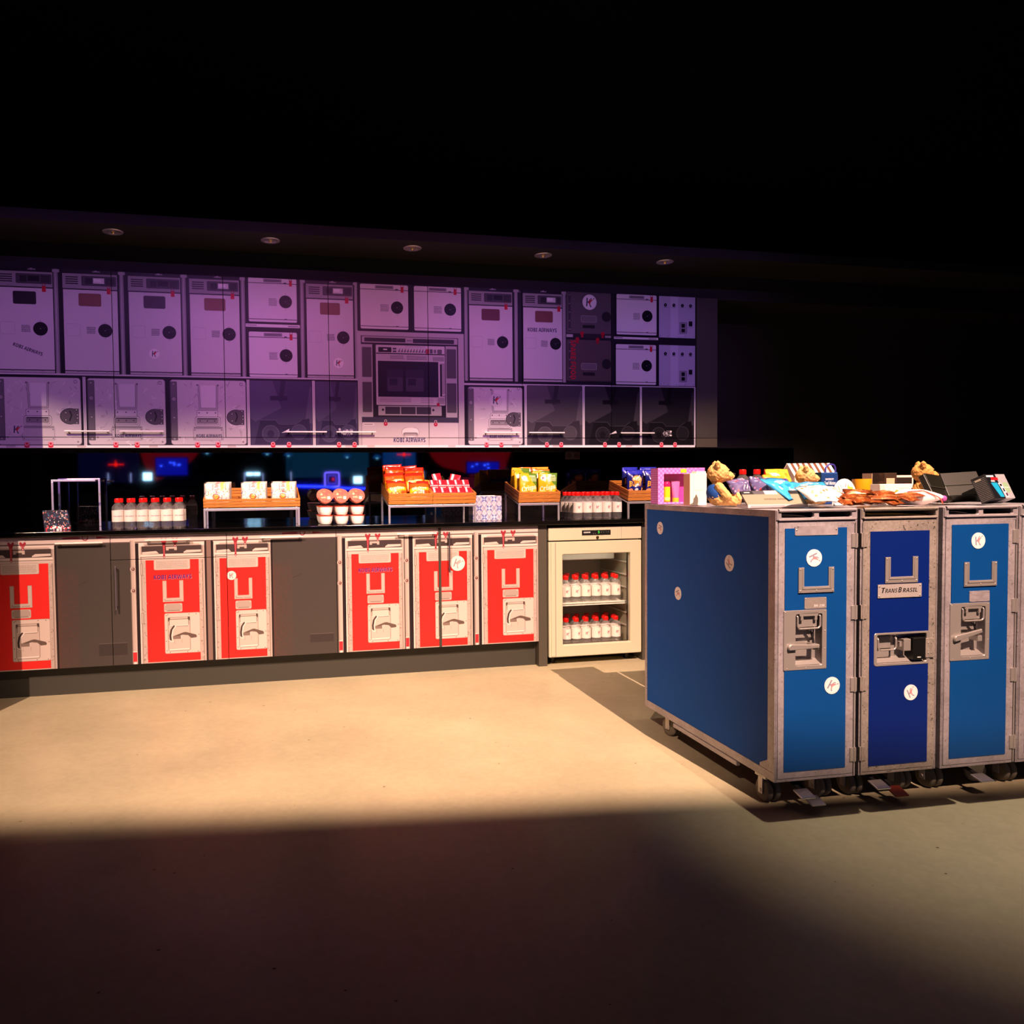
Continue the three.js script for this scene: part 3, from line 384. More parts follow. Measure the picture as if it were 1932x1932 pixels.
/* ------------------------------------------------------------------ fridge */
{ const t = thing('glass_door_fridge', 'cream undercounter fridge with glass door and bottles inside', 'fridge', [2.775, 0, 0]);
  const w = 0.303, W = M.fridgeWhite;
  part('side_wall', bb(-w, 0.055, -0.55, -w + 0.035, 0.755, -0.048), W, t); part('side_wall', bb(w - 0.035, 0.055, -0.55, w, 0.755, -0.048), W, t);
  part('rear_wall', bb(-w + 0.035, 0.055, -0.55, w - 0.035, 0.755, -0.52), M.fridgeIn, t); part('base', bb(-w + 0.035, 0.055, -0.52, w - 0.035, 0.098, -0.048), M.fridgeIn, t);
  part('inner_ceiling', bb(-w + 0.035, 0.69, -0.52, w - 0.035, 0.755, -0.048), M.fridgeIn, t);
  part('evaporator', merge([bb(-0.24, 0.62, -0.5, 0.2, 0.688, -0.16, 0.008)]), std({ color: 0xa9a49a, roughness: 0.5 }), t);
  const hd = part('header', bb(-w, 0.757, -0.55, w, 0.836, 0.0, 0.004), W, t); part('joint', bb(0.168, 0.758, 0.0, 0.17, 0.835, 0.0008), M.grey, hd);
  const dg = planar(bb(-0.09, 0.786, 0, 0.097, 0.816, 0.003, 0.001), -0.09, 0.786, 0.187, 0.03);
  part('display', dg, std({ roughness: 0.3, map: sheet(0, 0, 187, 30, 3000, (P) => { P.rect(0, 0, 187, 30, '#151515'); P.text('GRAM', 34, 17, 9, '#cfcfcf', { width: 42 }); P.disc(12, 17, 3, null, ['#cfcfcf', 1]); P.text('5', 109, 17, 14, '#3ae64a'); for (const x of [74, 86]) P.disc(x, 9, 1.6, '#9a9a9a'); for (const x of [126, 142, 158, 172]) P.disc(x, 17, 2.4, '#6a6a6a'); }) }), hd, 'black control strip with a green digit');
  part('key_lock', merge([cyl(0.009, 0.009, 0.004, 0.011, 0.771, 0.002, 'z'), bb(0.0095, 0.766, 0.003, 0.0125, 0.776, 0.006)]), std({ color: 0x6b5c30, metalness: 0.8, roughness: 0.3 }), hd);
  const s = rectShape(-w, 0.05, w, 0.75, 0.008); s.holes.push(rectShape(-0.214, 0.122, 0.228, 0.672, 0.004, THREE.Path));
  const d = part('door', extr(s, -0.045, 0.045, 0.004), W, t);
  const s2 = rectShape(-0.232, 0.104, 0.244, 0.69, 0.004); s2.holes.push(rectShape(-0.212, 0.124, 0.226, 0.67, 0.003, THREE.Path)); part('gasket', extr(s2, -0.05, 0.02), M.black, d);
  part('glass_pane', bb(-0.225, 0.112, -0.026, 0.238, 0.682, -0.022), M.pane, d);
  part('grip', bb(-0.29, 0.055, 0.0, -0.264, 0.748, 0.006, 0.003), W, d); part('grip_groove', bb(-0.262, 0.055, 0.0, -0.258, 0.745, 0.001), M.grey, d);
  for (const y of [0.36]) part('shelf', merge([bb(-0.262, y - 0.006, -0.5, 0.262, y, -0.07), bb(-0.262, y - 0.012, -0.075, 0.262, y + 0.006, -0.07)]), M.fridgeIn, t);
  for (const y of [0.2, 0.28, 0.44, 0.52, 0.6]) part('shelf_rail', bb(0.252, y, -0.5, 0.268, y + 0.006, -0.08), M.fridgeIn, t);
  for (const x of [-0.25, 0.25]) part('foot', cyl(0.016, 0.02, 0.055, x, 0.0275, -0.1), M.black, t);
  part('base_grille', bb(-0.27, 0.012, -0.16, 0.27, 0.052, -0.15), M.black, t);
  const lamp = part('added_interior_lamp', bb(-0.2, 0.676, -0.09, 0.2, 0.688, -0.07), std({ color: 0xffffff, emissive: 0xfff0d0, emissiveIntensity: 1.2 }), t, 'added unseen lamp under the fridge ceiling');
  const ra = new THREE.RectAreaLight(new THREE.Color().setRGB(1, 0.86, 0.66), 16, 0.4, 0.02); ra.position.set(2.775, 0.674, -0.08); ra.lookAt(2.775, 0.1, -0.2); scene.add(ra);  // light added to brighten the fridge inside, its lamp unseen
  let n = 0; const proto = bottle('water bottle with K label in fridge, upper shelf, front row, first from left', [2.56, 0.361, -0.112], 0, kMat, 'bottles in the fridge');
  for (const [sh, y] of [['upper', 0.361], ['lower', 0.0985]]) for (let r = 0; r < 3; r++) for (let i = 0; i < 7; i++) { if (!n++) continue; copyOf(proto, 'water bottle with K label in fridge, ' + sh + ' shelf, ' + ['front', 'middle', 'rear'][r] + ' row, ' + ORD[i] + ' from left', [2.56 + 0.0662 * i + (r % 2 ? 0.02 : 0) + rr(-0.001, 0.001), y, -0.112 - 0.072 * r], [0, rr(-0.4, 0.35), 0]); }
}

/* ------------------------------------------------------------------ packets */
function bagGeo(w, h, t, sd, crimp = 0.1) {
  const nx = 12, ny = 16, out = [];
  for (const sgn of [1, -1]) { const g = new THREE.PlaneGeometry(w, h, nx, ny), p = g.attributes.position;
    for (let i = 0; i < p.count; i++) { const u = p.getX(i) / w * 2, v = p.getY(i) / h * 2; const e = Math.max(0, 1 - Math.pow(Math.abs(u), 2.6)) * Math.max(0, 1 - Math.pow(Math.min(1, Math.abs(v) / (1 - crimp)), 2.4));
      const wr = (vn(u * 3 + sd * 7.3 + 20, v * 3 + sd * 3.1 + 20, 64) - 0.5) * 0.7 + (vn(u * 7 + sd * 5.3 + 40, v * 5 + sd * 2.7 + 40, 64) - 0.5) * 0.35;
      const flat = (vn(u * 2.5 + sd * 11 + 9, v * 2 + 31, 64) - 0.5) * 0.25 * t * Math.abs(v);
      p.setX(i, p.getX(i) * (1 - 0.06 * e)); p.setZ(i, sgn * t * 0.5 * e * (1 + wr) + flat); }
    if (sgn < 0) { const ix = g.index; for (let k = 0; k < ix.count; k += 3) { const a = ix.getX(k); ix.setX(k, ix.getX(k + 1)); ix.setX(k + 1, a); } }
    out.push(g.toNonIndexed()); }
  const g = mergeGeometries(out); planar(g, -w / 2, -h / 2, w, h); const m = mergeVertices(g, 1e-5); m.computeVertexNormals(); m.translate(0, h / 2, 0); return m;
}
const foil = (map, o = {}) => phys({ map, roughness: 0.3, clearcoat: 0.4, clearcoatRoughness: 0.2, ...o });
const T = {
  jelly: sheet(0, 0, 140, 110, 3000, (P) => { P.rect(0, 0, 140, 110, '#d6d0c6'); P.speck(4, 4, 136, 74, 120, ['#2f7f2a', '#d88a18', '#b8303a', '#3a4fa8', '#d0b83a', '#5b3a7a'], 1.2, 2.8); P.text('Jelly Belly', 66, 80, 20, '#c8303a', { rot: 90, width: 62 }); P.text('beans', 46, 82, 10, '#4a4a5a', { rot: 90 }); P.rect(86, 60, 104, 110, '#f0dc6a'); P.text('mix', 112, 88, 12, '#3f8f3a', { rot: 90 }); P.disc(64, 32, 19, '#c83a30', null, 15); P.disc(64, 32, 15, '#f0b030', null, 10); P.text('Belly', 64, 32, 9, '#c83a30'); }),
  orange: sheet(0, 0, 130, 170, 2200, (P) => { P.rect(0, 0, 130, 170, '#ea5a12'); P.rect(0, 140, 130, 170, '#c8260e'); P.poly([[0, 50], [130, 80], [130, 110], [0, 92]], '#f6b01c'); P.text('Doritos', 65, 92, 24, '#f8efe0', { rot: 10, width: 96 }); P.speck(10, 8, 120, 60, 24, ['#f6b03a', '#f28a20', '#c83c10'], 4, 13); P.rect(0, 0, 130, 8, '#d04a12'); }),
  crisps: sheet(0, 0, 140, 190, 2200, (P) => { P.rect(0, 0, 140, 190, '#e2b41e'); P.poly([[70, 190], [140, 190], [140, 80], [100, 120]], '#5f8a28'); P.poly([[0, 40], [140, 10], [140, 0], [0, 0]], '#7a9a26'); P.speck(20, 12, 120, 60, 14, ['#f2d23a', '#d88c1a'], 8, 18); P.logo(38, 150, 20, { disc: '#f2ead8' }); P.text('VEGAN', 100, 168, 11, '#e8f0d0'); P.lines(88, 128, 134, 160, 4, '#dfe8c0', 3); P.text('Crisps', 68, 78, 34, '#fbf7ea', { rot: 12, font: 'serif', width: 118, style: 'italic bold' }); }),
  teal: sheet(0, 0, 140, 190, 1500, (P) => { P.rect(0, 0, 140, 190, '#2a6a86'); P.rect(0, 100, 140, 190, '#e07a28'); P.text('Crisps', 68, 78, 34, '#fbf7ea', { rot: 12, font: 'serif', width: 118, style: 'italic bold' }); P.speck(10, 110, 130, 180, 18, ['#f6d23a', '#f4efe0', '#c8401e'], 5, 14); }),
  bamf: sheet(0, 0, 150, 190, 2000, (P) => { P.rect(0, 0, 150, 190, '#141a6c'); P.rect(0, 160, 150, 190, '#2a30b0'); P.disc(84, 124, 46, '#e88a1e', null, 26); P.disc(84, 128, 38, '#f4c68a', null, 16); P.text('Bami', 66, 92, 36, '#f2a81e', { width: 100 }); P.disc(76, 40, 21, '#f4f2ee'); for (const [x, y] of [[76, 40], [60, 46], [92, 46], [66, 24], [86, 24]]) P.disc(x, y, 5.5, '#16161a'); P.path([[118, 20], [132, 60]], '#f0b03a', 12); P.disc(30, 44, 20, '#e0946a', null, 16); P.path([[20, 70], [22, 110]], '#f0b03a', 6); P.path([[70, 120], [110, 150]], '#f8f4ea', 6); }),
  redpack: sheet(0, 0, 60, 100, 1800, (P) => { P.rect(0, 0, 60, 100, '#d8283a'); P.rect(10, 54, 24, 100, '#f2e4e2'); P.rect(0, 40, 60, 47, '#f2e4e2'); P.text('KitKat', 34, 24, 15, '#f6eeea', { width: 44 }); P.rect(34, 60, 52, 92, '#b81a2c'); }),
  lid: sheet(-50, -50, 50, 50, 2200, (P) => { P.rect(-50, -50, 50, 50, '#a81c06'); P.disc(0, 0, 46, '#b42408'); P.speck(-34, -30, 30, 34, 40, ['#9c1604', '#c83a0c', '#ac2406', '#c85414'], 4, 11); P.rrect(10, -4, 30, -26, 3, '#d8c0ae'); P.disc(-26, 12, 8, '#d09a78'); P.lines(-30, -16, 0, -6, 2, '#d8b498', 3); P.disc(0, 0, 48, null, ['#c84a20', 3]); }),
  tile: sheet(0, 0, 185, 150, 3200, (P) => { P.rect(0, 0, 185, 150, '#c4bdc6'); const star = (x, y, r, k) => { for (let i = 0; i < 8; i++) { const a = i * Math.PI / 4; P.poly([[x, y], [x + Math.cos(a - 0.3) * r * 0.6, y + Math.sin(a - 0.3) * r * 0.6], [x + Math.cos(a) * r, y + Math.sin(a) * r], [x + Math.cos(a + 0.3) * r * 0.6, y + Math.sin(a + 0.3) * r * 0.6]], i % 2 ? '#6a78b4' : '#d6d0d8', ['#3f4a86', 1.2]); } P.disc(x, y, r * 0.3, k ? '#6a78b8' : '#d8cede', ['#4a5490', 1.2]); P.disc(x, y, r * 0.13, '#f2eef0'); };
    for (let j = -1; j < 4; j++) for (let i = -1; i < 4; i++) { const x = i * 64 + (j % 2 ? 32 : 0) + 8, y = j * 55 + 20; P.poly([[x - 32, y], [x, y + 55], [x + 32, y], [x, y - 55]], null, ['#2e3458', 2]); P.disc(x + 32, y, 9, null, ['#8f9ac8', 2]); P.disc(x - 16, y + 27, 6, '#cfc6d8', ['#5a639a', 1]); P.disc(x + 16, y + 27, 6, '#cfc6d8', ['#5a639a', 1]); star(x, y, 27, (i + j) % 2); } }),
  floral: sheet(0, 0, 130, 105, 3400, (P) => { P.rect(0, 0, 130, 105, '#1e1e2a'); for (let i = 0; i < 90; i++) { const x = rr(2, 128), y = rr(18, 103), a = rr(0, 6.3), l = rr(5, 10), c = ['#f08a60', '#f4c0a0', '#3a7a96', '#b8586a', '#f0e8e0', '#35608a'][Math.floor(rnd() * 6)]; P.poly([[x, y], [x + Math.cos(a + 0.5) * l * 0.6, y + Math.sin(a + 0.5) * l * 0.6], [x + Math.cos(a) * l * 1.4, y + Math.sin(a) * l * 1.4], [x + Math.cos(a - 0.5) * l * 0.6, y + Math.sin(a - 0.5) * l * 0.6]], c); } for (let i = 0; i < 18; i++) { const x = rr(4, 126), y = rr(6, 100), q = []; for (let k = 0; k < 6; k++) q.push([x + k * 5, y + Math.sin(k + i) * 6]); P.path(q, '#4a6a7a', 1); } P.speck(10, 3, 124, 20, 26, ['#e0303a', '#f4b8c0', '#faf0ec', '#b81a2a'], 3, 7); }),
  pouch: sheet(0, 0, 200, 120, 2000, (P) => { P.rect(0, 0, 200, 120, '#5a4f82'); for (let i = 0; i < 110; i++) { const x = rr(0, 200), y = rr(0, 120), r = rr(3, 8), c = ['#efe6ea', '#a88ac0', '#c8404a', '#2a2a52', '#d8a0b8', '#7a86b8'][Math.floor(rnd() * 6)]; for (let k = 0; k < 5; k++) P.disc(x + Math.cos(k * 1.257) * r * 0.6, y + Math.sin(k * 1.257) * r * 0.6, r * 0.45, c); } }),
  pinkTrim: sheet(0, 0, 200, 200, 1600, (P) => { P.rect(0, 0, 200, 200, '#d067c4'); for (let j = 0; j < 20; j++) for (let i = 0; i < 20; i++) P.poly([[i * 10, j * 10 + 5], [i * 10 + 5, j * 10 + 10], [i * 10 + 10, j * 10 + 5], [i * 10 + 5, j * 10]], (i + j) % 2 ? '#e08ad6' : '#b94fae', ['#eaa6e2', 0.8]); }),
  cookie: sheet(0, 0, 200, 160, 1800, (P) => { P.rect(0, 0, 200, 160, '#f2ece4'); P.speck(20, 20, 180, 140, 14, ['#c89a5e', '#dcb684', '#a8743e'], 4, 10); P.speck(10, 10, 190, 150, 18, ['#8ec2e6', '#d8e8f2'], 4, 10); P.text('cookies', 110, 124, 20, '#c85a30', { rot: 8 }); }),
  skybag: sheet(0, 0, 200, 160, 1800, (P) => { P.rect(0, 0, 200, 160, '#3aa4e0'); P.text('BUENO', 96, 110, 26, '#eef6fb', { rot: 12, width: 110 }); P.speck(12, 10, 190, 80, 22, ['#f2f6fa', '#8acbee', '#1f86c8'], 4, 12); P.rect(0, 0, 200, 10, '#2a94d2'); }),
  purplebag: sheet(0, 0, 160, 120, 1600, (P) => { P.rect(0, 0, 160, 120, '#3c2a9a'); P.poly([[0, 60], [160, 90], [160, 120], [0, 120]], '#e8a030'); P.speck(8, 8, 150, 70, 18, ['#f0e8e0', '#6a54d0'], 3, 9); }),
  yellowbag: sheet(0, 0, 160, 120, 1600, (P) => { P.rect(0, 0, 160, 120, '#ecc83a'); P.rect(0, 0, 160, 30, '#4a8a3a'); P.logo(40, 70, 26, { disc: '#f4eee4' }); P.speck(80, 30, 150, 110, 18, ['#f6f2ea', '#7aa83a', '#e08a2a'], 4, 10); }),
  choc: sheet(0, 0, 120, 60, 1800, (P) => { P.rect(0, 0, 120, 60, '#8a4420'); P.rect(0, 0, 120, 6, '#b86a3a'); P.rect(0, 54, 120, 60, '#b86a3a'); P.poly([[20, 0], [60, 0], [90, 60], [50, 60]], '#a4562a'); P.text('choco', 62, 32, 14, '#e8b078', { font: 'serif' }); P.speck(4, 6, 116, 54, 20, ['#6a3014', '#c07844'], 2, 6); }),
  flower: sheet(0, 0, 170, 80, 2200, (P) => { P.rect(0, 0, 170, 80, '#f0e6da'); P.rect(0, 0, 24, 80, '#e0d2c4'); P.disc(88, 46, 12, '#e8a428'); P.disc(88, 46, 5, '#b8681e'); P.poly([[96, 20], [160, 40], [150, 8], [100, 6]], '#d8c4b8'); P.disc(130, 30, 14, '#c8a49a', null, 8); P.lines(100, 56, 150, 66, 2, '#b8a898', 2); }),
  elec: sheet(0, 0, 160, 120, 3000, (P) => { P.rect(0, 0, 160, 120, '#16161c'); P.rect(84, 0, 160, 120, '#9a9aa2'); P.rect(10, 106, 66, 114, '#e8e6e6'); P.rrect(38, 90, 92, 104, 2, '#d01a24'); P.poly([[22, 78], [70, 78], [80, 8], [50, 8]], '#1c9ac4'); P.rect(30, 82, 60, 90, '#c8b0b8'); P.poly([[76, 76], [100, 76], [118, 8], [96, 8]], '#efecec'); P.rect(84, 60, 100, 72, '#241c28'); P.rect(92, 34, 106, 50, '#2a2a36'); P.rect(100, 12, 114, 28, '#4a2a3a'); P.rrect(112, 30, 150, 78, 3, '#8aa886'); P.path([[114, 54], [148, 54]], '#cfe0c8', 3); }),
  elecSide: sheet(0, 0, 90, 120, 2200, (P) => { P.rect(0, 0, 90, 120, '#18181a'); P.lines(6, 6, 84, 110, 14, '#8a8682', 2); P.rect(20, 100, 60, 108, '#b0a890'); }),
  palette: sheet(0, 0, 230, 90, 2600, (P) => { P.rect(0, 0, 230, 90, '#8d8371'); P.rect(0, 66, 46, 90, '#15141a'); P.rect(46, 66, 90, 90, '#4c4a52'); P.rect(90, 66, 138, 90, '#e8e2dc'); P.rect(138, 66, 184, 90, '#bb9468'); P.rect(184, 66, 230, 90, '#1c1a20'); P.path([[14, 78], [32, 78]], '#efece8', 5); P.text('GIORGIO ARMANI', 122, 34, 10, '#3a342a', { width: 96 }); }),
  navy: sheet(0, 0, 90, 90, 3000, (P) => { P.rect(0, 0, 90, 90, '#123a78'); P.text('DAVIDOFF', 46, 62, 8, '#dfe6f2', { width: 48 }); P.text('Cool Water', 46, 46, 14, '#f2f5fa', { width: 66, style: 'italic bold' }); P.disc(26, 18, 4.5, '#dfe6f2'); P.text('aqua', 46, 18, 7, '#c8d4ea'); P.rect(0, 86, 90, 90, '#3a6ab0'); }),
  fan: sheet(-70, 0, 70, 80, 2600, (P) => { P.rect(-70, 0, 70, 80, '#f4eef0'); for (let i = 0; i < 14; i++) { const a = Math.PI * (i + 0.5) / 14; P.path([[Math.cos(a) * 40, Math.sin(a) * 40 + 6], [Math.cos(a) * 66, Math.sin(a) * 66 + 6]], ['#4aa4d0', '#e8a43a', '#c8507a', '#8ac0e0'][i % 4], 3); } P.disc(0, 32, 29, '#f8f4f4', ['#e0b8c0', 1.2]); P.logo(-2, 32, 26, { disc: null, ink: '#b06a80', red: '#d86a80' }); P.path([[40, 8], [52, 26], [44, 40]], '#c8407a', 4); P.speck(18, 50, 44, 60, 4, ['#f0c83a'], 4, 6); }),
  trans: sheet(0, 0, 171, 46, 5000, (P) => { P.rect(0, 0, 171, 46, '#b9b2b0'); P.speck(0, 0, 171, 46, 120, ['#c6c0be', '#a8a19f'], 0.4, 1.6); const it = (q, x, h, w) => { P.g.save(); P.g.translate(x, -(17 + h / 2)); P.g.transform(1, 0, -0.22, 1, 0, 0); P.g.translate(-x, 17 + h / 2); P.text(q, x, 17 + h / 2, h, '#17151a', { width: w }); P.g.restore(); }; it('T', 20, 18, 15); it('RANS', 52, 14, 48); it('B', 86, 18, 15); it('RASIL', 126, 14, 60); }),
  serial: sheet(0, 0, 82, 38, 5000, (P) => { P.rect(0, 0, 82, 38, '#9d948f'); P.speck(0, 0, 82, 38, 80, ['#aaa19c', '#8c847f'], 0.4, 1.6); P.text('BK-238', 55, 10, 8, '#e8e4de', { width: 40 }); }),
  sticker: sheet(-50, -50, 50, 50, 4000, (P) => { P.rect(-50, -50, 50, 50, '#f1e9ea'); P.logo(0, 0, 50, { disc: '#f1e9ea', ink: '#8d889c', red: '#d98c90' }); }),
};
const bagM = {}; for (const k of ['jelly', 'orange', 'crisps', 'teal', 'bamf', 'cookie', 'skybag', 'purplebag', 'yellowbag', 'choc']) bagM[k] = foil(T[k]);
bagM.jelly.roughness = 0.45;

/* tilted slatted crates on chrome stands, with what lies in them */
const TILT = 0.235;
function crate(name, label, x, w, d, h, yFront, zFront) {
  const t = thing(name, label, 'crate', [x, yFront, zFront]); t.rotation.x = TILT;
  const n = 3, sh = h / n, th = 0.009;
  const slat = bb(-w / 2, 0.0013, -th, w / 2, sh - 0.0013, 0, 0.0015); boxUV(slat, 4);
  const side = bb(0, 0.0013, -d + th, th, sh - 0.0013, -th, 0.0015); { const p = side.attributes.position, u = side.attributes.uv; for (let i = 0; i < p.count; i++) u.setXY(i, p.getZ(i) * 4, p.getY(i) * 4); }
  for (let i = 0; i < n; i++) { for (const z of [0, -d + th]) { const m = part('slat', slat, M.wood, t); m.position.set(0, i * sh, z); } for (const xx of [-w / 2, w / 2 - th]) { const m = part('slat', side, M.wood, t); m.position.set(xx, i * sh, 0); } }
  part('bottom_board', boxUV(bb(-w / 2 + th, 0.001, -d + th, w / 2 - th, 0.007, -th), 4), M.wood, t);
  return t;
}
function stand(label, x0, x1, yFront, zFront, d) {
  const t = thing('chrome_stand', label, 'stand', [0, 0.88, 0], 0, 'chrome crate stands');
  const zB = zFront - d * Math.cos(TILT), hF = yFront - 0.88 - 0.003, hB = hF + d * Math.sin(TILT), r = 0.006;
  part('rail', bb(x0, hF - 0.015, zFront - 0.012, x1, hF, zFront - 0.001, 0.002), M.chrome, t); part('rail', bb(x0, hB - 0.012, zB, x1, hB - 0.002, zB + 0.012, 0.002), M.chrome, t);
  for (const x of [x0, x1 - 2 * r]) { part('leg', bb(x, 0, zFront - 0.014, x + 2 * r, hF - 0.013, zFront - 0.002, 0.002), M.chrome, t); part('leg', bb(x, 0, zB, x + 2 * r, hB - 0.01, zB + 0.012, 0.002), M.chrome, t);
    const g = new THREE.BoxGeometry(0.01, 0.008, d - 0.02); g.rotateX(TILT); g.translate(x + r, (hF + hB) / 2 - 0.008, (zFront + zB) / 2); part('side_rail', g, M.chrome, t); }
  return t;
}
const ZF = -0.06;
function place(o, cr, lx, ly, lz, rx = 0, ry = 0, rz = 0) { // put a thing at a spot inside a tilted crate
  const p = V3(lx, ly, lz).applyAxisAngle(V3(1, 0, 0), TILT).add(cr.position); o.position.copy(p); o.rotation.set(rx + TILT, ry, rz, 'YXZ'); return o;
}
function packet(name, label, category, geo, mat, group) { return solo(name, geo, mat, label, category, group); }

{ // crate 1: white sweet bags
  const cr = crate('slatted_crate', 'long low wooden crate holding three white sweet bags', 0.742, 0.528, 0.27, 0.05, 0.987, ZF); stand('chrome stand under the long low wooden crate', 0.478, 1.004, 0.987, ZF, 0.27);
  const gs = [bagGeo(0.142, 0.118, 0.035, 1), bagGeo(0.142, 0.118, 0.035, 2), bagGeo(0.14, 0.118, 0.035, 3)];
  [-0.19, 0.01, 0.175].forEach((x, i) => { const w = ['left', 'middle', 'right'][i]; place(packet('sweet_bag', 'white sweet bag with coloured dots, front of the ' + w + ' stack', 'sweet bag', gs[i], bagM.jelly, 'white sweet bags'), cr, x, 0.018, -0.035, -0.5); place(packet('sweet_bag', 'white sweet bag tucked behind the front one, ' + w + ' stack', 'sweet bag', gs[(i + 1) % 3], bagM.jelly, 'white sweet bags'), cr, x + 0.005, 0.012, -0.085, -0.5); });
}
{ // crates 2: orange snack bags and red bars
  const a = crate('slatted_crate', 'wooden crate piled with orange snack bags', 1.644, 0.262, 0.285, 0.066, 0.989, ZF), b = crate('slatted_crate', 'wooden crate holding red chocolate packs, right of the orange bags', 1.907, 0.262, 0.285, 0.066, 0.989, ZF);
  stand('chrome stand carrying the pair of wooden crates', 1.512, 2.04, 0.989, ZF, 0.285);
  const gs = [0, 1, 2, 3].map((i) => bagGeo(0.12, 0.125, 0.032, 10 + i));
  const rows = [['front left', -0.068, 0.02, -0.05, -0.75, 0.05], ['front right', 0.062, 0.02, -0.045, -0.8, -0.1], ['second row left', -0.07, 0.045, -0.115, -0.6, -0.08], ['second row right', 0.055, 0.045, -0.115, -0.65, 0.12], ['third row left', -0.065, 0.062, -0.175, -0.42, 0.1], ['third row right', 0.06, 0.058, -0.175, -0.5, -0.05], ['rear left, standing highest', -0.068, 0.06, -0.235, -0.2, 0.02], ['rear right', 0.03, 0.05, -0.24, -0.2, -0.1]];
  rows.forEach(([w, x, y, z, rx, ry], i) => place(packet('snack_bag', 'orange snack bag in the pair of crates, ' + w, 'snack bag', gs[i % 4], bagM.orange, 'orange snack bags'), a, x, y, z, rx, ry, rr(-0.08, 0.08)));
  const pg = planar(bb(-0.0235, 0, -0.006, 0.0235, 0.085, 0.006, 0.003), -0.0235, 0, 0.047, 0.085), pm = foil(T.redpack);
  for (let r = 0; r < 2; r++) for (let i = 0; i < 5; i++) place(packet('chocolate_pack', 'flat red and white chocolate pack, ' + ORD[i] + ' from left, ' + (r ? 'rear' : 'front') + ' row', 'chocolate', pg, pm, 'red chocolate packs'), b, -0.098 + 0.049 * i, 0.026 + 0.03 * r, -0.022 - 0.075 * r, -1.0, rr(-0.03, 0.03), 0);
  const rg = bagGeo(0.07, 0.1, 0.015, 21); place(packet('snack_bag', 'red foil pack standing behind the flat red packs, left', 'snack bag', rg, foil(T.redpack), 'loose packs behind the red ones'), b, -0.045, 0.04, -0.2, -0.5, 0.4, 0.1); place(packet('snack_bag', 'red foil pack leaning behind the flat red packs, right', 'snack bag', rg, foil(T.redpack), 'loose packs behind the red ones'), b, 0.035, 0.03, -0.21, -0.4, -0.5, -0.2); place(packet('snack_bag', 'yellow green pack lying between orange bags and red packs', 'snack bag', bagGeo(0.09, 0.1, 0.02, 22), bagM.yellowbag), b, -0.105, 0.045, -0.15, -1.1, 0.3, 0);
}
{ // crate 3: crisps
  const c = crate('slatted_crate', 'wooden crate full of yellow crisp bags', 2.436, 0.265, 0.285, 0.066, 0.988, ZF); stand('chrome stand under the crate of crisp bags', 2.305, 2.568, 0.988, ZF, 0.285);
  const gs = [0, 1, 2, 3].map((i) => bagGeo(0.12, 0.155, 0.036, 30 + i));
  const L = [['front left', 'crisps', -0.055, -0.05, -0.28, 0.1], ['front right', 'crisps', 0.068, -0.055, -0.22, -0.12], ['second row left', 'crisps', -0.068, -0.1, -0.3, 0.15], ['second row right', 'crisps', 0.05, -0.11, -0.25, 0], ['third row left', 'crisps', -0.06, -0.15, -0.22, 0.2], ['third row right', 'teal', 0.055, -0.165, -0.18, -0.1], ['rear left', 'crisps', -0.065, -0.205, -0.12, 0.1], ['rear middle', 'teal', 0.0, -0.225, -0.1, -0.1], ['rear right', 'purplebag', 0.075, -0.23, -0.05, 0.05]];
  L.forEach(([w, m, x, z, rx, ry], i) => place(packet('crisp_bag', (m === 'crisps' ? 'yellow and green crisp bag, ' : m === 'teal' ? 'teal and orange crisp bag, ' : 'purple and orange crisp bag, ') + w + ' of the crisp crate', 'crisp bag', gs[i % 4], bagM[m], 'crisp bags'), c, x, 0.012, z, rx, ry, rr(-0.06, 0.06)));
}
{ // crate 4: blue snack bags, half hidden by the pink box
  const c = crate('slatted_crate', 'wooden crate with dark blue snack bags, partly behind the pink box', 3.15, 0.265, 0.285, 0.066, 0.988, ZF); stand('chrome stand under the crate of dark blue bags', 3.018, 3.283, 0.988, ZF, 0.285);
  const gs = [bagGeo(0.115, 0.17, 0.05, 41), bagGeo(0.115, 0.17, 0.05, 42)];
  [['front left', -0.062, -0.05, -0.25, 0.02], ['front right', 0.066, -0.05, -0.25, -0.05], ['rear left', -0.06, -0.13, -0.2, 0.1], ['rear right', 0.066, -0.13, -0.2, 0]].forEach(([w, x, z, rx, ry], i) => place(packet('snack_bag', 'dark blue snack bag with football print, ' + w + ' in its crate', 'snack bag', gs[i % 2], bagM.bamf, 'dark blue snack bags'), c, x, 0.012, z, rx, ry));
}
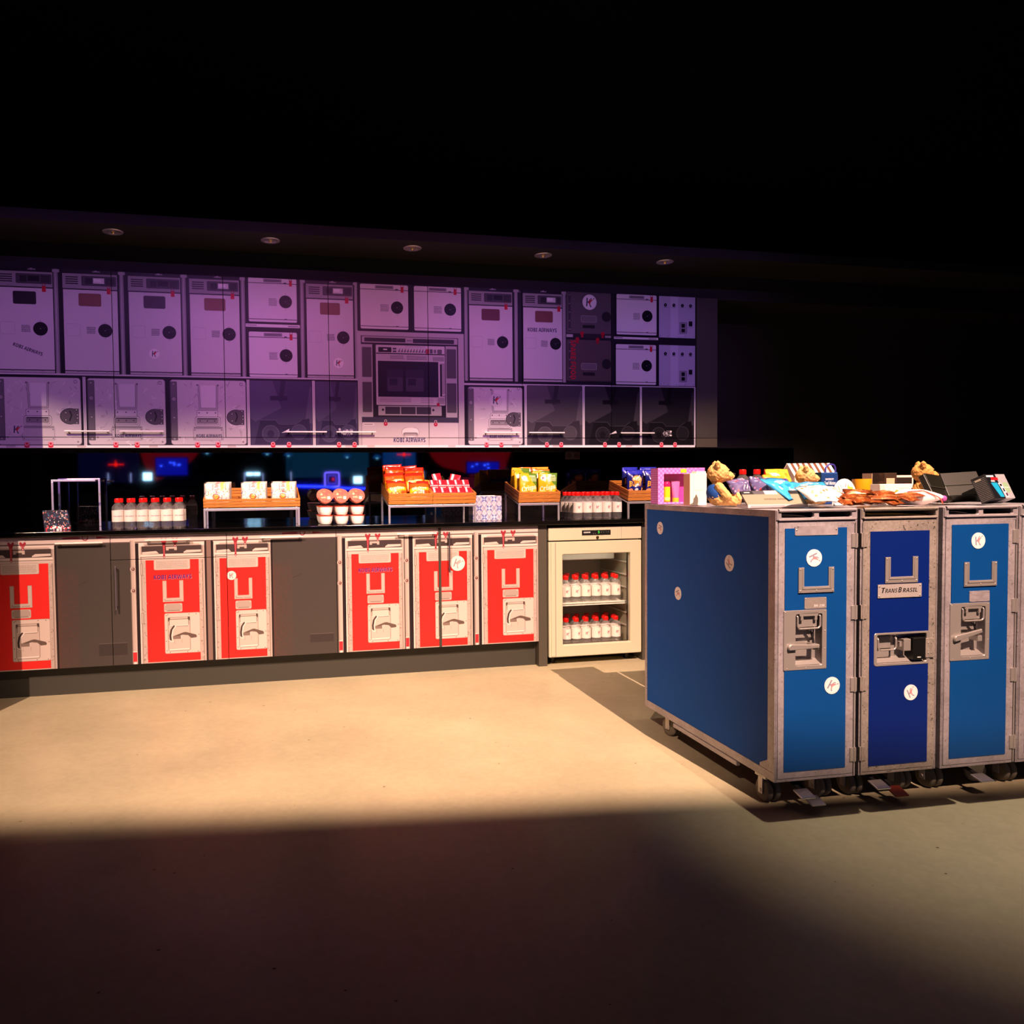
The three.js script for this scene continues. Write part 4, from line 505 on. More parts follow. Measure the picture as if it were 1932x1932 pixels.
{ // cups of sweets
  const body = lathe([[0.001, 0.001], [0.024, 0.001], [0.029, 0.004], [0.036, 0.022], [0.0395, 0.046], [0.0405, 0.05]], 24), lidG = merge([cyl(0.0425, 0.0425, 0.0025, 0, 0.0512, 0, 'y', 28)]);
  { const p = lidG.attributes.position, u = lidG.attributes.uv; for (let i = 0; i < p.count; i++) u.setXY(i, 0.5 + p.getX(i) / 0.086, 0.5 - p.getZ(i) / 0.086); }
  const cm = std({ color: 0xf2ece6, roughness: 0.35 }), lm = std({ map: T.lid, roughness: 0.5 });
  let proto = null; const cup = (label, pos, rot) => { if (proto) return copyOf(proto, label, pos, rot); proto = thing('sweet_cup', label, 'cup', pos, 0, 'white cups with orange lids'); proto.rotation.set(...rot); part('cup_body', body, cm, proto); part('foil_lid', lidG, lm, proto); return proto; };
  const C3 = ['left', 'middle', 'right'], R3 = ['front', 'middle', 'rear'];
  for (let l = 0; l < 2; l++) for (let r = 0; r < 3; r++) for (let i = 0; i < 3; i++) cup('white cup with orange lid, ' + C3[i] + ' column, ' + R3[r] + ' row, ' + (l ? 'upper' : 'bottom') + ' layer', [1.153 + 0.0915 * i, 0.88 + 0.053 * l, -0.1 - 0.0865 * r], [0, rr(-0.3, 0.3), 0]);
  for (let r = 0; r < 2; r++) for (let i = 0; i < 3; i++) cup('white cup tipped so its orange lid faces out, top ' + C3[i] + (r ? ', behind the first' : ''), [1.153 + 0.0915 * i - 0.004 * r, 1.0225 + 0.002 * r, -0.138 - 0.07 * r], [1.12, rr(-0.05, 0.05), 0]);
}
{ // patterned boxes
  const t = thing('patterned_box', 'small black box with a colourful floral print at the counter left end', 'gift box', [-0.292, 0.88, -0.17], 0.12);
  const g = new THREE.BoxGeometry(0.13, 0.105, 0.06, 6, 6, 2); { const p = g.attributes.position; for (let i = 0; i < p.count; i++) { const y = p.getY(i) / 0.0525, k = 1 - 0.06 * (y + 1) * 0.5; p.setX(i, p.getX(i) * k - 0.006 * (y + 1)); p.setZ(i, p.getZ(i) * (1 - 0.2 * (y + 1) * 0.5)); } } g.translate(0, 0.0525, 0); planar(g, -0.07, 0, 0.14, 0.105); g.computeVertexNormals();
  part('printed_box', g, phys({ map: T.floral, roughness: 0.35 }), t); part('lid_edge', bb(-0.066, 0.103, -0.024, 0.048, 0.107, 0.024, 0.002), M.black, t);
  const u = thing('patterned_box', 'white cube box with a blue tile pattern between two crates', 'gift box', [2.145, 0.88, -0.18], 0.03);
  part('printed_box', planar(bb(-0.0925, 0, -0.09, 0.0925, 0.15, 0.0, 0.002), -0.0925, 0, 0.185, 0.15), phys({ map: T.tile, roughness: 0.4 }), u); part('lid_tab', bb(-0.06, 0.149, -0.05, 0.06, 0.153, -0.03, 0.001), M.white, u);
  const f = thing('chrome_stand', 'empty chrome stand behind the floral box', 'stand', [-0.235, 0.88, -0.3], 0.05, 'chrome crate stands');
  part('rail', bb(-0.115, 0.262, 0, 0.115, 0.274, 0.012, 0.002), M.chrome, f); part('rail', bb(-0.115, 0.272, -0.2, 0.115, 0.283, -0.188, 0.002), M.chrome, f); for (const x of [-0.115, 0.103]) { if (x < 0) part('leg', bb(x, 0, 0, x + 0.012, 0.263, 0.012, 0.002), M.chrome, f); part('leg', bb(x, 0, -0.2, x + 0.012, 0.273, -0.188, 0.002), M.chrome, f); }
}

/* ------------------------------------------------------------------ trolleys */
const TR = { x: 2.4358, z: 2.1673, rot: -0.0319 };
const trolleyFrame = new THREE.Matrix4().makeRotationY(TR.rot).setPosition(TR.x, 0, TR.z);
const onTop = (lx, y, lz) => V3(lx, y, lz).applyMatrix4(trolleyFrame).toArray();
const D = 0.955, stickerMat = std({ map: T.sticker, roughness: 0.5 });
const stickerGeo = (r, flat) => { const g = new THREE.CylinderGeometry(r, r, 0.0012, 36); g.rotateX(Math.PI / 2); planar(g, -r, -r, 2 * r, 2 * r); return g; };
function casters(t, w, y0, oneBig) {
  const wheel = lathe([[0.012, -0.011], [0.034, -0.011], [0.0395, -0.007], [0.041, 0], [0.0395, 0.007], [0.034, 0.011], [0.012, 0.011]], 28).rotateZ(Math.PI / 2);
  const spots = [[0.03, -0.08, 0.25], [w - 0.075, -0.085, 0.4], [0.055, -D + 0.15, 0.5], [w - 0.06, -D + 0.15, 0.3]];
  spots.forEach(([x, z, ry], i) => { const big = oneBig && i === 1; const c = new THREE.Group(); c.name = 'caster'; c.position.set(x, 0, z); c.rotation.y = big ? 1.45 : ry - 0.25; t.add(c);
    if (big) { const wg = wheel.clone(); part('wheel', wg, M.rubber, c).position.y = 0.041; part('hub', cyl(0.016, 0.016, 0.03, 0, 0.041, 0, 'x'), M.grey, c); const s = new THREE.Shape(); s.moveTo(-0.034, 0.095); s.lineTo(0.05, 0.095); s.quadraticCurveTo(0.05, 0.06, 0.012, 0.03); s.lineTo(-0.012, 0.03); s.closePath(); for (const xx of [-0.02, 0.017]) { const g = extr(s, 0, 0.003); g.rotateY(Math.PI / 2); g.translate(xx, 0, 0); part('fork', g, M.bare, c); } }
    else { for (const s of [-0.0145, 0.0145]) { const m = part('wheel', wheel, M.rubber, c); m.position.set(s, 0.0412, 0); } part('fork', merge([bb(-0.031, 0.03, -0.012, -0.027, 0.09, 0.012), bb(0.027, 0.03, -0.012, 0.031, 0.09, 0.012), bb(-0.031, 0.086, -0.03, 0.031, y0, 0.03)]), M.bare, c); part('axle', cyl(0.006, 0.006, 0.066, 0, 0.0412, 0, 'x'), M.bare, c); } });
}
function pedal(t, x, y, z, col, tilt) { const p = part('brake_pedal', bb(-0.026, -0.003, -0.02, 0.026, 0.003, 0.03, 0.002), col, t); p.position.set(x, y, z); p.rotation.x = tilt; part('pedal_arm', bb(-0.008, -0.002, -0.12, 0.008, 0.002, -0.015), M.darkRubber, p); }
function rivets(list, z, r = 0.003) { return merge(list.map(([x, y]) => { const g = new THREE.SphereGeometry(r, 8, 4, 0, Math.PI * 2, 0, Math.PI / 2); g.rotateX(Math.PI / 2); g.scale(1, 1, 0.6); g.translate(x, y, z); return g; })); }
function trolley(label, lx, w, lz, o) {
  const p = onTop(lx, 0, lz), t = thing('service_trolley', label, 'trolley', p, TR.rot, 'airline service trolleys'); if (o.lean) t.rotation.z = o.lean;
  const y0 = 0.094, yT = 1.006, yD = 0.975, fm = o.frame || M.metal;
  // shell: side walls, back, bottom, drawer floor, top sheet
  part('body', boxUV(merge([bb(0.004, y0 + 0.004, -D + 0.004, w - 0.004, 0.968, -0.034)]), 2), o.inner || M.carcass, t);
  for (const s of [0, 1]) { const x0 = s ? w - 0.004 : 0, x1 = s ? w : 0.004; const pn = part('side_panel', bb(x0 + (s ? 0 : 0.0005), y0 + 0.03, -D + 0.02, x1 - (s ? 0.0005 : 0), 0.984, -0.038), o.side || M.blueSide, t);
    const fx0 = s ? w - 0.006 : -0.002, fx1 = s ? w + 0.002 : 0.006;
    part('side_frame', boxUV(merge([bb(fx0, y0, -D, fx1, y0 + 0.03, 0, 0.001), bb(fx0, 0.983, -D, fx1, yT, 0, 0.001), bb(fx0, y0 + 0.03, -D, fx1, 0.983, -D + 0.018, 0.001), bb(fx0, y0 + 0.03, -0.038, fx1, 0.983, 0, 0.001)]), 3), M.metal, t);
    if (!s && o.stickers) for (const [z, y, r, ro] of o.stickers) { const k = part('round_sticker', stickerGeo(r), stickerMat, pn, 'white round sticker with winged letter'); k.rotation.set(0, -Math.PI / 2, 0); k.children.length = 0; k.rotation.order = 'YXZ'; k.rotation.z = ro; k.position.set(-0.0006, y, z); }
    if (!s) { part('bumper_strip', bb(-0.004, 0.074, -0.69, 0.012, 0.092, -0.22, 0.002), M.metal, t); part('corner_patch', extr((() => { const q = new THREE.Shape(); q.moveTo(0, 0); q.lineTo(0, 0.036); q.lineTo(-0.045, 0.012); q.lineTo(-0.045, 0); q.closePath(); return q; })(), 0, 0.0016).rotateY(-Math.PI / 2).translate(0.0008, y0 + 0.03, -0.038), M.metal, t); } }
  part('rear_panel', bb(0.004, y0, -D, w - 0.004, 0.985, -D + 0.004), M.metal, t);
  part('top_sheet', boxUV(bb(0.004, 0.999, -D + 0.004, w - 0.004, 1.004, -0.006), 3), M.metal, t); part('drawer_floor', bb(0.006, 0.968, -D + 0.01, w - 0.006, 0.972, -0.004), fm, t);
  // top rail with its openings
  const s = rectShape(0, 0.972, w, yT, 0.003);
  if (o.b) s.holes.push(rectShape(0.012, 0.978, w - 0.012, 0.997, 0.001, THREE.Path)); else { s.holes.push(rectShape(0.018, 0.98, w * 0.455, 0.998, 0.006, THREE.Path)); s.holes.push(rectShape(w * 0.52, 0.98, w - 0.022, 0.998, 0.006, THREE.Path)); }
  part('top_rail', extr(s, -0.008, 0.012, 0.0015), fm, t); part('top_bar', tube([[0.006, yT - 0.002, 0.004], [w / 2, yT - 0.002, 0.005], [w - 0.006, yT - 0.002, 0.004]], 0.0055, 8), fm, t); part('rail_lip', bb(0.006, 0.9705, -0.002, w - 0.006, 0.9765, 0.008, 0.002), fm, t);
  // jambs
  part('door_jamb', boxUV(merge([bb(0, y0, -0.034, 0.008, 0.97, 0.0, 0.001), bb(w - 0.008, y0, -0.034, w, 0.97, 0.0, 0.001), bb(0.008, y0, -0.034, w - 0.008, y0 + 0.01, 0.0, 0.001)]), 3), fm, t);
  // door
  const b = o.b, rc = b ? [0.062, 0.476, w - 0.044, 0.574] : [0.071, 0.485, 0.17, 0.658];
  const ds = rectShape(0.009, y0 + 0.011, w - 0.009, 0.969, 0.003); ds.holes.push(rectShape(...rc, 0.006, THREE.Path));
  const d = part('door', boxUV(extr(ds, -0.03, 0.032, 0.001), 3), fm, t);
  const bp = b ? [0.034, 0.124, w - 0.036, 0.928] : [0.031, 0.128, w - 0.04, 0.945];
  const ps = new THREE.Shape(); 
  if (b) { ps.moveTo(bp[0], bp[1]); ps.lineTo(bp[2], bp[1]); ps.lineTo(bp[2], 0.47); ps.lineTo(0.052, 0.47); ps.lineTo(0.052, 0.578); ps.lineTo(bp[2], 0.578); ps.lineTo(bp[2], bp[3]); ps.lineTo(bp[0], bp[3]); ps.closePath(); }
  else { ps.moveTo(bp[0], bp[1]); ps.lineTo(bp[2], bp[1]); ps.lineTo(bp[2], bp[3]); ps.lineTo(bp[0], bp[3]); ps.lineTo(bp[0], 0.671); ps.lineTo(0.186, 0.671); ps.lineTo(0.186, 0.472); ps.lineTo(bp[0], 0.472); ps.closePath(); }
  part('door_panel', boxUV(extr(ps, 0.002, 0.0022), 1.2), o.blue, d, 'scuffed blue sheet set into the metal frame');
  const lp = b ? rectShape(0.05, 0.467, w - 0.03, 0.581, 0.012) : rectShape(0.027, 0.471, 0.187, 0.672, 0.004); lp.holes.push(rectShape(...rc, 0.006, THREE.Path));
  const plate = part('latch_plate', boxUV(extr(lp, 0.002, 0.004, 0.001), 3), M.bare, d);
  const [a0, b0, a1, b1] = rc; part('recess_pan', merge([bb(a0 - 0.002, b0 - 0.002, -0.032, a1 + 0.002, b1 + 0.002, -0.029), bb(a0 - 0.002, b0 - 0.002, -0.03, a0, b1 + 0.002, 0.001), bb(a1, b0 - 0.002, -0.03, a1 + 0.002, b1 + 0.002, 0.001), bb(a0, b0 - 0.002, -0.03, a1, b0, 0.001), bb(a0, b1, -0.03, a1, b1 + 0.002, 0.001)]), M.bare, plate);
  { const g = new THREE.BoxGeometry(a1 - a0, 0.0015, 0.031); g.rotateX(0.5); g.translate((a0 + a1) / 2, b0 + 0.008, -0.0145); part('recess_ledge', g, M.bare, plate); }
  const bail = (x0, x1, yt, yb, z) => part('bail_handle', tube([[x0, yt, z - 0.012], [x0, yt - 0.006, z], [x0, yb + 0.008, z], [x0 + 0.008, yb, z], [x1 - 0.008, yb, z], [x1, yb + 0.008, z], [x1, yt - 0.006, z], [x1, yt, z - 0.012]], 0.0034, 40), M.bare, plate);
  if (!b) { bail(0.079, 0.163, 0.655, 0.609, 0.004); part('bail_bracket', merge([bb(0.086, 0.65, -0.006, 0.156, 0.664, 0.006, 0.002), bb(0.09, 0.636, -0.004, 0.1, 0.654, 0.006, 0.002), bb(0.142, 0.636, -0.004, 0.152, 0.654, 0.006, 0.002)]), M.bare, plate); part('bail_backing', bb(0.085, 0.612, -0.01, 0.158, 0.648, -0.005, 0.002), M.bare, plate);
    part('guide_arc', tube([[0.128, 0.604, -0.014], [0.142, 0.59, -0.012], [0.149, 0.568, -0.012], [0.150, 0.548, -0.012]], 0.004, 16), M.darkRubber, plate);
    const lv = new THREE.Shape(); lv.moveTo(0, 0); lv.lineTo(0.112, 0.004); lv.lineTo(0.112, 0.016); lv.lineTo(0.006, 0.02); lv.quadraticCurveTo(-0.008, 0.01, 0, 0); const g = extr(lv, 0, 0.01, 0.002); const m = part('latch_lever', g, M.bare, plate); m.position.set(0.042, 0.54, 0.006); m.rotation.z = o.lever || 0; part('lever_pivot', merge([bb(0.138, 0.536, -0.028, 0.156, 0.556, 0.008, 0.002)]), M.bare, plate);
    if (o.topPlate) { part('top_label_plate', extr(rectShape(0.066, 0.921, 0.226, 0.952, 0.004), 0.004, 0.002), M.metal, d); part('rivet', rivets([[0.072, 0.94], [0.22, 0.94]], 0.006, 0.0035), M.bare, d); }
    part('name_plate', planar(extr(rectShape(0.103, 0.675, 0.185, 0.713, 0.003), 0.004, 0.002), 0.103, 0.675, 0.082, 0.038), o.serial ? std({ map: T.serial, roughness: 0.4, metalness: 0.3 }) : M.metal, d); part('rivet', rivets([[0.107, 0.709], [0.181, 0.709], [0.107, 0.679], [0.181, 0.679]], 0.006, 0.0022), M.bare, d);
    part('rivet', rivets([[0.033, 0.666], [0.18, 0.666], [0.18, 0.6], [0.18, 0.54], [0.18, 0.478], [0.11, 0.477], [0.04, 0.477]], 0.006, 0.0022), M.bare, d);
  } else { bail(0.07, 0.14, 0.565, 0.521, 0.0); part('bail_backing', bb(0.073, 0.522, -0.026, 0.137, 0.566, -0.02, 0.002), M.bare, plate);
    part('lock_block', merge([bb(0.166, 0.515, -0.028, 0.194, 0.556, 0.006, 0.002), bb(0.158, 0.528, -0.028, 0.168, 0.546, -0.004, 0.001)]), M.bare, plate); part('lock_box', bb(0.198, 0.484, -0.028, 0.246, 0.56, 0.014, 0.003), M.black, plate, 'black lock box'); part('lock_marking', bb(0.212, 0.492, 0.0135, 0.226, 0.4945, 0.0146), M.white, plate); part('lock_hasp', bb(0.25, 0.488, 0.003, 0.286, 0.556, 0.009, 0.002), M.worn, plate); part('rivet', rivets([[0.26, 0.54], [0.272, 0.54], [0.26, 0.505], [0.272, 0.505], [0.232, 0.53], [0.232, 0.52]], 0.0095, 0.0028), M.bare, plate);
    part('name_plate', planar(extr(rectShape(0.061, 0.701, 0.232, 0.747, 0.002), 0.005, 0.0025), 0.061, 0.701, 0.171, 0.046), std({ map: T.trans, roughness: 0.4, metalness: 0.3 }), d, 'plate with a black airline wordmark'); part('rivet', rivets([[0.067, 0.741], [0.226, 0.741], [0.067, 0.707], [0.226, 0.707]], 0.0075, 0.0035), M.bare, d); }
  // card holder
  const [hx0, hx1, hy0, hy1] = b ? [0.089, 0.217, 0.751, 0.84] : [0.079, 0.212, 0.729, 0.814], kk = 0.021;
  const hs = new THREE.Shape(); hs.moveTo(hx0, hy0); hs.lineTo(hx1, hy0); hs.lineTo(hx1, hy1); hs.lineTo(hx1 - kk, hy1); hs.lineTo(hx1 - kk, hy0 + kk); hs.lineTo(hx0 + kk, hy0 + kk); hs.lineTo(hx0 + kk, hy1); hs.lineTo(hx0, hy1); hs.closePath();
  part('card_holder', extr(hs, 0.004, 0.005, 0.0012), M.bare, d); part('rivet', rivets([[hx0 + 0.006, hy1 - 0.006], [hx1 - 0.006, hy1 - 0.006], [hx0 + 0.006, hy0 + 0.007], [hx1 - 0.006, hy0 + 0.007], [(hx0 + hx1) / 2, hy0 + 0.007]], 0.009, 0.003), M.bare, d); part('holder_lip', merge([bb(hx0 + 0.013, hy0 + 0.013, 0.0085, hx1 - 0.013, hy0 + 0.016, 0.0105), bb(hx0 + 0.013, hy0 + 0.013, 0.0085, hx0 + 0.016, hy1 - 0.004, 0.0105), bb(hx1 - 0.016, hy0 + 0.013, 0.0085, hx1 - 0.013, hy1 - 0.004, 0.0105)]), M.bare, d);
  for (const [x, y, r, ro] of o.frontStickers || []) { const k = part('round_sticker', stickerGeo(r), stickerMat, d, 'white round sticker with winged letter'); k.position.set(x, y, 0.0052); k.rotation.z = ro; }
  for (const y of [0.9, 0.656, 0.41, 0.17]) { const hx = b ? -0.002 : w - 0.022; part('hinge', merge([bb(hx, y - 0.024, -0.002, hx + 0.024, y + 0.024, 0.006, 0.0015), cyl(0.0035, 0.0035, 0.05, b ? 0.006 : w - 0.006, y, 0.005)]), b ? M.worn : M.bare, t); }
  part('hinge_rod', cyl(0.0022, 0.0022, 0.86, b ? 0.006 : w - 0.006, 0.53, 0.003), M.bare, t);
  casters(t, w, y0, o.big);
  for (const [x, y, c, ti] of o.pedals) pedal(t, x, y, 0.025, c, ti);
  return t;
}
const redPedal = std({ color: 0x8a3020, roughness: 0.5 });
trolley('blue trolley at the row\'s left end, its whole side panel with three stickers showing', 0, 0.302, 0, { blue: M.blueA, serial: 1, topPlate: 1, stickers: [[-0.812, 0.905, 0.027, -1.8], [-0.275, 0.805, 0.03, 1.0], [-0.655, 0.643, 0.027, -1.1]], frontStickers: [[0.138, 0.845, 0.029, -1.1], [0.209, 0.412, 0.029, -0.45]], pedals: [[0.09, 0.062, M.chrome, 0.25], [0.128, 0.036, M.chrome, 0.3]] });
trolley('worn dark blue trolley with a lettered metal plate on its door', 0.3185, 0.3, 0, { b: 1, blue: M.blueB, frame: M.worn, side: std({ color: 0x77734e, roughness: 0.6 }), lean: 0, frontStickers: [[0.196, 0.37, 0.027, 0.5]], pedals: [[0.055, 0.07, M.chrome, 0.25], [0.126, 0.042, redPedal, 0.35]] });
trolley('blue trolley right of the lettered one, single sticker high on its door', 0.6365, 0.301, 0.005, { blue: M.blueA, lever: 0.22, side: std({ color: 0x77734e, roughness: 0.6 }), frontStickers: [[0.136, 0.888, 0.028, 0.15]], big: 1, pedals: [[0.142, 0.062, M.chrome, 0.2]] });
trolley('purple doored trolley cut off by the right edge', 0.9445, 0.301, 0.008, { blue: M.purpleDoor, frontStickers: [], pedals: [[0.14, 0.062, M.chrome, 0.2]] });

/* papers in the top drawers */
function sheets(label, lx0, lx1, n, cols, bend, zF) { const t = thing('paper_stack', label, 'papers', onTop(0, 0.9725, 0), TR.rot); for (let i = 0; i < n; i++) { const g = new THREE.BoxGeometry(lx1 - lx0, 0.0014, 0.24, 10, 1, 2); const p = g.attributes.position; for (let k = 0; k < p.count; k++) { const u = p.getX(k) / (lx1 - lx0) + 0.5; p.setY(k, p.getY(k) + 0.0012 + i * 0.0036 * (1 - 0.6 * u) + bend * Math.sin(u * 3.1) * (i / n)); } g.computeVertexNormals(); g.translate((lx0 + lx1) / 2, 0, zF - 0.128 - i * 0.003); part('sheet', g, cols[i % cols.length], t); } return t; }
const paper = std({ color: 0xd9cfc0, roughness: 0.8, side: THREE.DoubleSide }), paperDark = std({ color: 0x3a342e, roughness: 0.8, side: THREE.DoubleSide }), folder = std({ color: 0xcbb45c, roughness: 0.7, side: THREE.DoubleSide });
sheets('curled papers in the top drawer of the leftmost trolley', 0.022, 0.135, 6, [paper, paperDark], 0.006, 0);
sheets('curled papers in the top drawer of the trolley with one high sticker', 0.66, 0.77, 6, [paper, paperDark], 0.006, 0);
sheets('yellow folders in the open drawer of the lettered trolley', 0.345, 0.60, 5, [folder, folder, paperDark], 0.003, -0.01);

/* ------------------------------------------------------------------ goods on the trolleys */
const TOP = 1.0068;
const put = (name, label, category, lx, lz, ry = 0, group, y = TOP) => thing(name, label, category, onTop(lx, y, lz), TR.rot + ry, group);
{ const t = put('gift_box', 'pink patterned gift box with a window showing yellow toiletries', 'gift box', 0.125, -0.86, 0.06); const tm = std({ map: T.pinkTrim, roughness: 0.45 }), w = 0.115, h = 0.158;
  const s = rectShape(-w, 0, w, h); s.holes.push(rectShape(-w + 0.028, 0.008, w - 0.03, h - 0.026, 0.002, THREE.Path)); const g = extr(s, -0.001, 0.002); planar(g, -w, 0, 0.2, 0.2); part('front_frame', g, tm, t);
  const mk = (x0, y0, z0, x1, y1, z1) => boxUV(bb(x0, y0, z0, x1, y1, z1), 5); part('box_shell', merge([mk(-w, 0, -0.06, -w + 0.002, h, 0), mk(w - 0.002, 0, -0.06, w, h, 0), mk(-w, h - 0.002, -0.06, w, h, 0), mk(-w, 0, -0.06, w, 0.002, 0)]), tm, t); part('inner_back', bb(-w + 0.002, 0.002, -0.06, w - 0.002, h - 0.002, -0.056), std({ color: 0xd23ca0, roughness: 0.5 }), t); part('window_film', bb(-w + 0.028, 0.008, -0.0035, w - 0.03, h - 0.026, -0.003), M.pane, t); part('yellow_tag', bb(-0.005, h - 0.021, 0.001, 0.024, h - 0.005, 0.002), std({ color: 0xe8c82a, roughness: 0.5 }), t);
  const b1 = thing('toiletry_bottle', 'yellow bottle with pink lid inside the pink gift box', 'toiletry', onTop(0.072, TOP + 0.003, -0.895), TR.rot); part('bottle_body', lathe([[0.001, 0.004], [0.015, 0.004], [0.016, 0.01], [0.016, 0.072], [0.013, 0.076]], 20), std({ color: 0xe8d41e, roughness: 0.3 }), b1); part('lid', lathe([[0.001, 0.096], [0.012, 0.095], [0.0165, 0.088], [0.0165, 0.073], [0.013, 0.072]], 20), std({ color: 0xd8146a, roughness: 0.3 }), b1); part('label_band', cyl(0.0163, 0.0163, 0.012, 0, 0.02, 0), std({ color: 0xf2e88a, roughness: 0.4 }), b1);
  const b2 = thing('toiletry_tube', 'pink tube standing on its yellow cap in the gift box', 'toiletry', onTop(0.115, TOP + 0.003, -0.895), TR.rot); const tg = new THREE.CylinderGeometry(0.017, 0.0145, 0.075, 20, 6); { const p = tg.attributes.position; for (let i = 0; i < p.count; i++) { const k = (p.getY(i) / 0.075 + 0.5); p.setZ(i, p.getZ(i) * (1 - 0.85 * k)); p.setX(i, p.getX(i) * (1 + 0.25 * k)); } } tg.computeVertexNormals(); tg.translate(0, 0.061, 0); part('tube_body', tg, std({ color: 0xe06ab0, roughness: 0.35 }), b2); part('cap', cyl(0.0145, 0.0145, 0.022, 0, 0.012, 0), std({ color: 0xc8c02a, roughness: 0.4 }), b2); }
{ const t = put('perfume_box', 'tall cream perfume box with a pink side', 'box', 0.062, -0.605, 0.12); part('carton', bb(-0.04, 0, -0.04, 0.04, 0.13, 0, 0.001), std({ color: 0xf2ead8, roughness: 0.5 }), t); part('pink_side', bb(-0.0412, 0.0005, -0.0405, -0.0398, 0.128, 0.0005), std({ color: 0xe09a86, roughness: 0.5 }), t); part('lid_step', bb(-0.008, 0.129, -0.035, 0.038, 0.138, -0.002, 0.001), std({ color: 0xf2ead8, roughness: 0.5 }), t); part('printed_line', bb(-0.02, 0.062, 0, 0.02, 0.0635, 0.0006), std({ color: 0xc8b8a0, roughness: 0.6 }), t); }
/* curly teddy bears */
const fur = [std({ color: 0xd9a868, roughness: 0.95 }), std({ color: 0xd8aa70, roughness: 0.95 }), std({ color: 0xc98f4a, roughness: 0.95 })];
function smin(a, b, k) { const h = Math.max(k - Math.abs(a - b), 0) / k; return Math.min(a, b) - h * h * k * 0.25; }
function field(sdf, size, half, curl) {
  const mc = new MarchingCubes(size, new THREE.MeshBasicMaterial(), false, false, 40000); mc.isolation = 0;
  for (let k = 0; k < size; k++) for (let j = 0; j < size; j++) for (let i = 0; i < size; i++) { const x = (i - size / 2) / (size / 2) * half, y = (j - size / 2) / (size / 2) * half, z = (k - size / 2) / (size / 2) * half; mc.field[i + j * size + k * size * size] = -(sdf(x, y, z) + curl * (Math.sin(x * 340) * Math.sin(y * 370 + 1) * Math.sin(z * 330 + 2) + 0.6 * Math.sin(x * 190 + 3 * Math.sin(z * 120)) * Math.sin(y * 210))); }
  mc.update(); const n = mc.count, g = new THREE.BufferGeometry(); const P = new Float32Array(mc.positionArray.slice(0, n * 3)); for (let i = 0; i < P.length; i++) P[i] *= half; g.setAttribute('position', new THREE.BufferAttribute(P, 3)); g.setAttribute('uv', new THREE.BufferAttribute(new Float32Array(n * 2), 2)); const m = mergeVertices((g.setAttribute('normal', new THREE.BufferAttribute(new Float32Array(mc.normalArray.slice(0, n * 3)), 3)), g.deleteAttribute('normal'), g), 1e-6); m.computeVertexNormals(); return m;
}
const ell = (x, y, z, c, r) => { const a = (x - c[0]) / r[0], b = (y - c[1]) / r[1], d = (z - c[2]) / r[2]; const l = Math.hypot(a, b, d); return (l - 1) * Math.min(...r); };
const cap = (x, y, z, a, b, ra, rb) => { const dx = b[0] - a[0], dy = b[1] - a[1], dz = b[2] - a[2], t = Math.max(0, Math.min(1, ((x - a[0]) * dx + (y - a[1]) * dy + (z - a[2]) * dz) / (dx * dx + dy * dy + dz * dz))); return Math.hypot(x - a[0] - dx * t, y - a[1] - dy * t, z - a[2] - dz * t) - (ra + (rb - ra) * t); };
// sitting bear, facing +z, seat at y = -0.09 in field space
function bearSDF(x, y, z) {
  let d = ell(x, y, z, [0, -0.045, 0], [0.04, 0.046, 0.036]);
  d = smin(d, ell(x, y, z, [0, 0.038, 0.006], [0.044, 0.04, 0.042]), 0.012); d = smin(d, ell(x, y, z, [0, 0.026, 0.046], [0.021, 0.018, 0.022]), 0.01);
  for (const s of [-1, 1]) { d = smin(d, ell(x, y, z, [s * 0.036, 0.07, -0.002], [0.017, 0.017, 0.01]), 0.006); d = smin(d, cap(x, y, z, [s * 0.036, -0.016, 0.004], [s * 0.05, -0.055, 0.034], 0.017, 0.0155), 0.008); d = smin(d, cap(x, y, z, [s * 0.024, -0.07, 0.012], [s * 0.036, -0.073, 0.066], 0.021, 0.018), 0.008); d = smin(d, ell(x, y, z, [s * 0.037, -0.065, 0.075], [0.019, 0.024, 0.013]), 0.006); }
  return d;
}
const bearGeo = field(bearSDF, 60, 0.1, 0.0021), shinyBlack = std({ color: 0x100c0a, roughness: 0.15 });
const vestSDF = (x, y, z) => { const b = ell(x, y, z, [0, -0.04, 0], [0.0435, 0.043, 0.0395]); return Math.max(b, y + 0.006, -0.066 - y, Math.abs(x) < 0.008 && z > 0 ? 0.004 : -1, 0.009 - Math.hypot(Math.abs(x) - 0.042, y + 0.022, z - 0.006)); };
const vestGeo = field(vestSDF, 48, 0.1, 0);
function bear(label, lx, lz, ry, mat, s, vest, y = TOP, rx = 0) {
  const t = put('teddy_bear', label, 'teddy bear', lx, lz, ry, 'curly teddy bears', y + 0.0955 * s); t.scale.setScalar(s); t.rotation.x = rx; part('fur_body', bearGeo, mat, t); if (vest) part('vest', vestGeo, std({ color: 0x0f4a9c, roughness: 0.7 }), t, 'blue vest');
  for (const q of [-1, 1]) { const e = part('eye', new THREE.SphereGeometry(0.0042, 12, 8), shinyBlack, t); e.position.set(q * 0.017, 0.046, 0.0435); }
  const n = part('nose', new THREE.SphereGeometry(0.0065, 12, 8), shinyBlack, t); n.scale.set(1.2, 0.8, 0.8); n.position.set(0, 0.034, 0.067); part('mouth', tube([[-0.009, 0.018, 0.062], [0, 0.0225, 0.0675], [0.009, 0.018, 0.062]], 0.0011, 10), shinyBlack, t); return t;
}
bear('curly teddy bear in blue vest sitting beside the cream perfume box', 0.045, -0.44, 1.2, fur[0], 0.96, 1);
bear('curly teddy bear half buried among snack bags by the striped box', 0.435, -0.46, 1.25, fur[1], 0.86, 1);
bear('curly teddy bear behind the black leather cases', 0.915, -0.40, 1.1, fur[2], 0.92, 0);
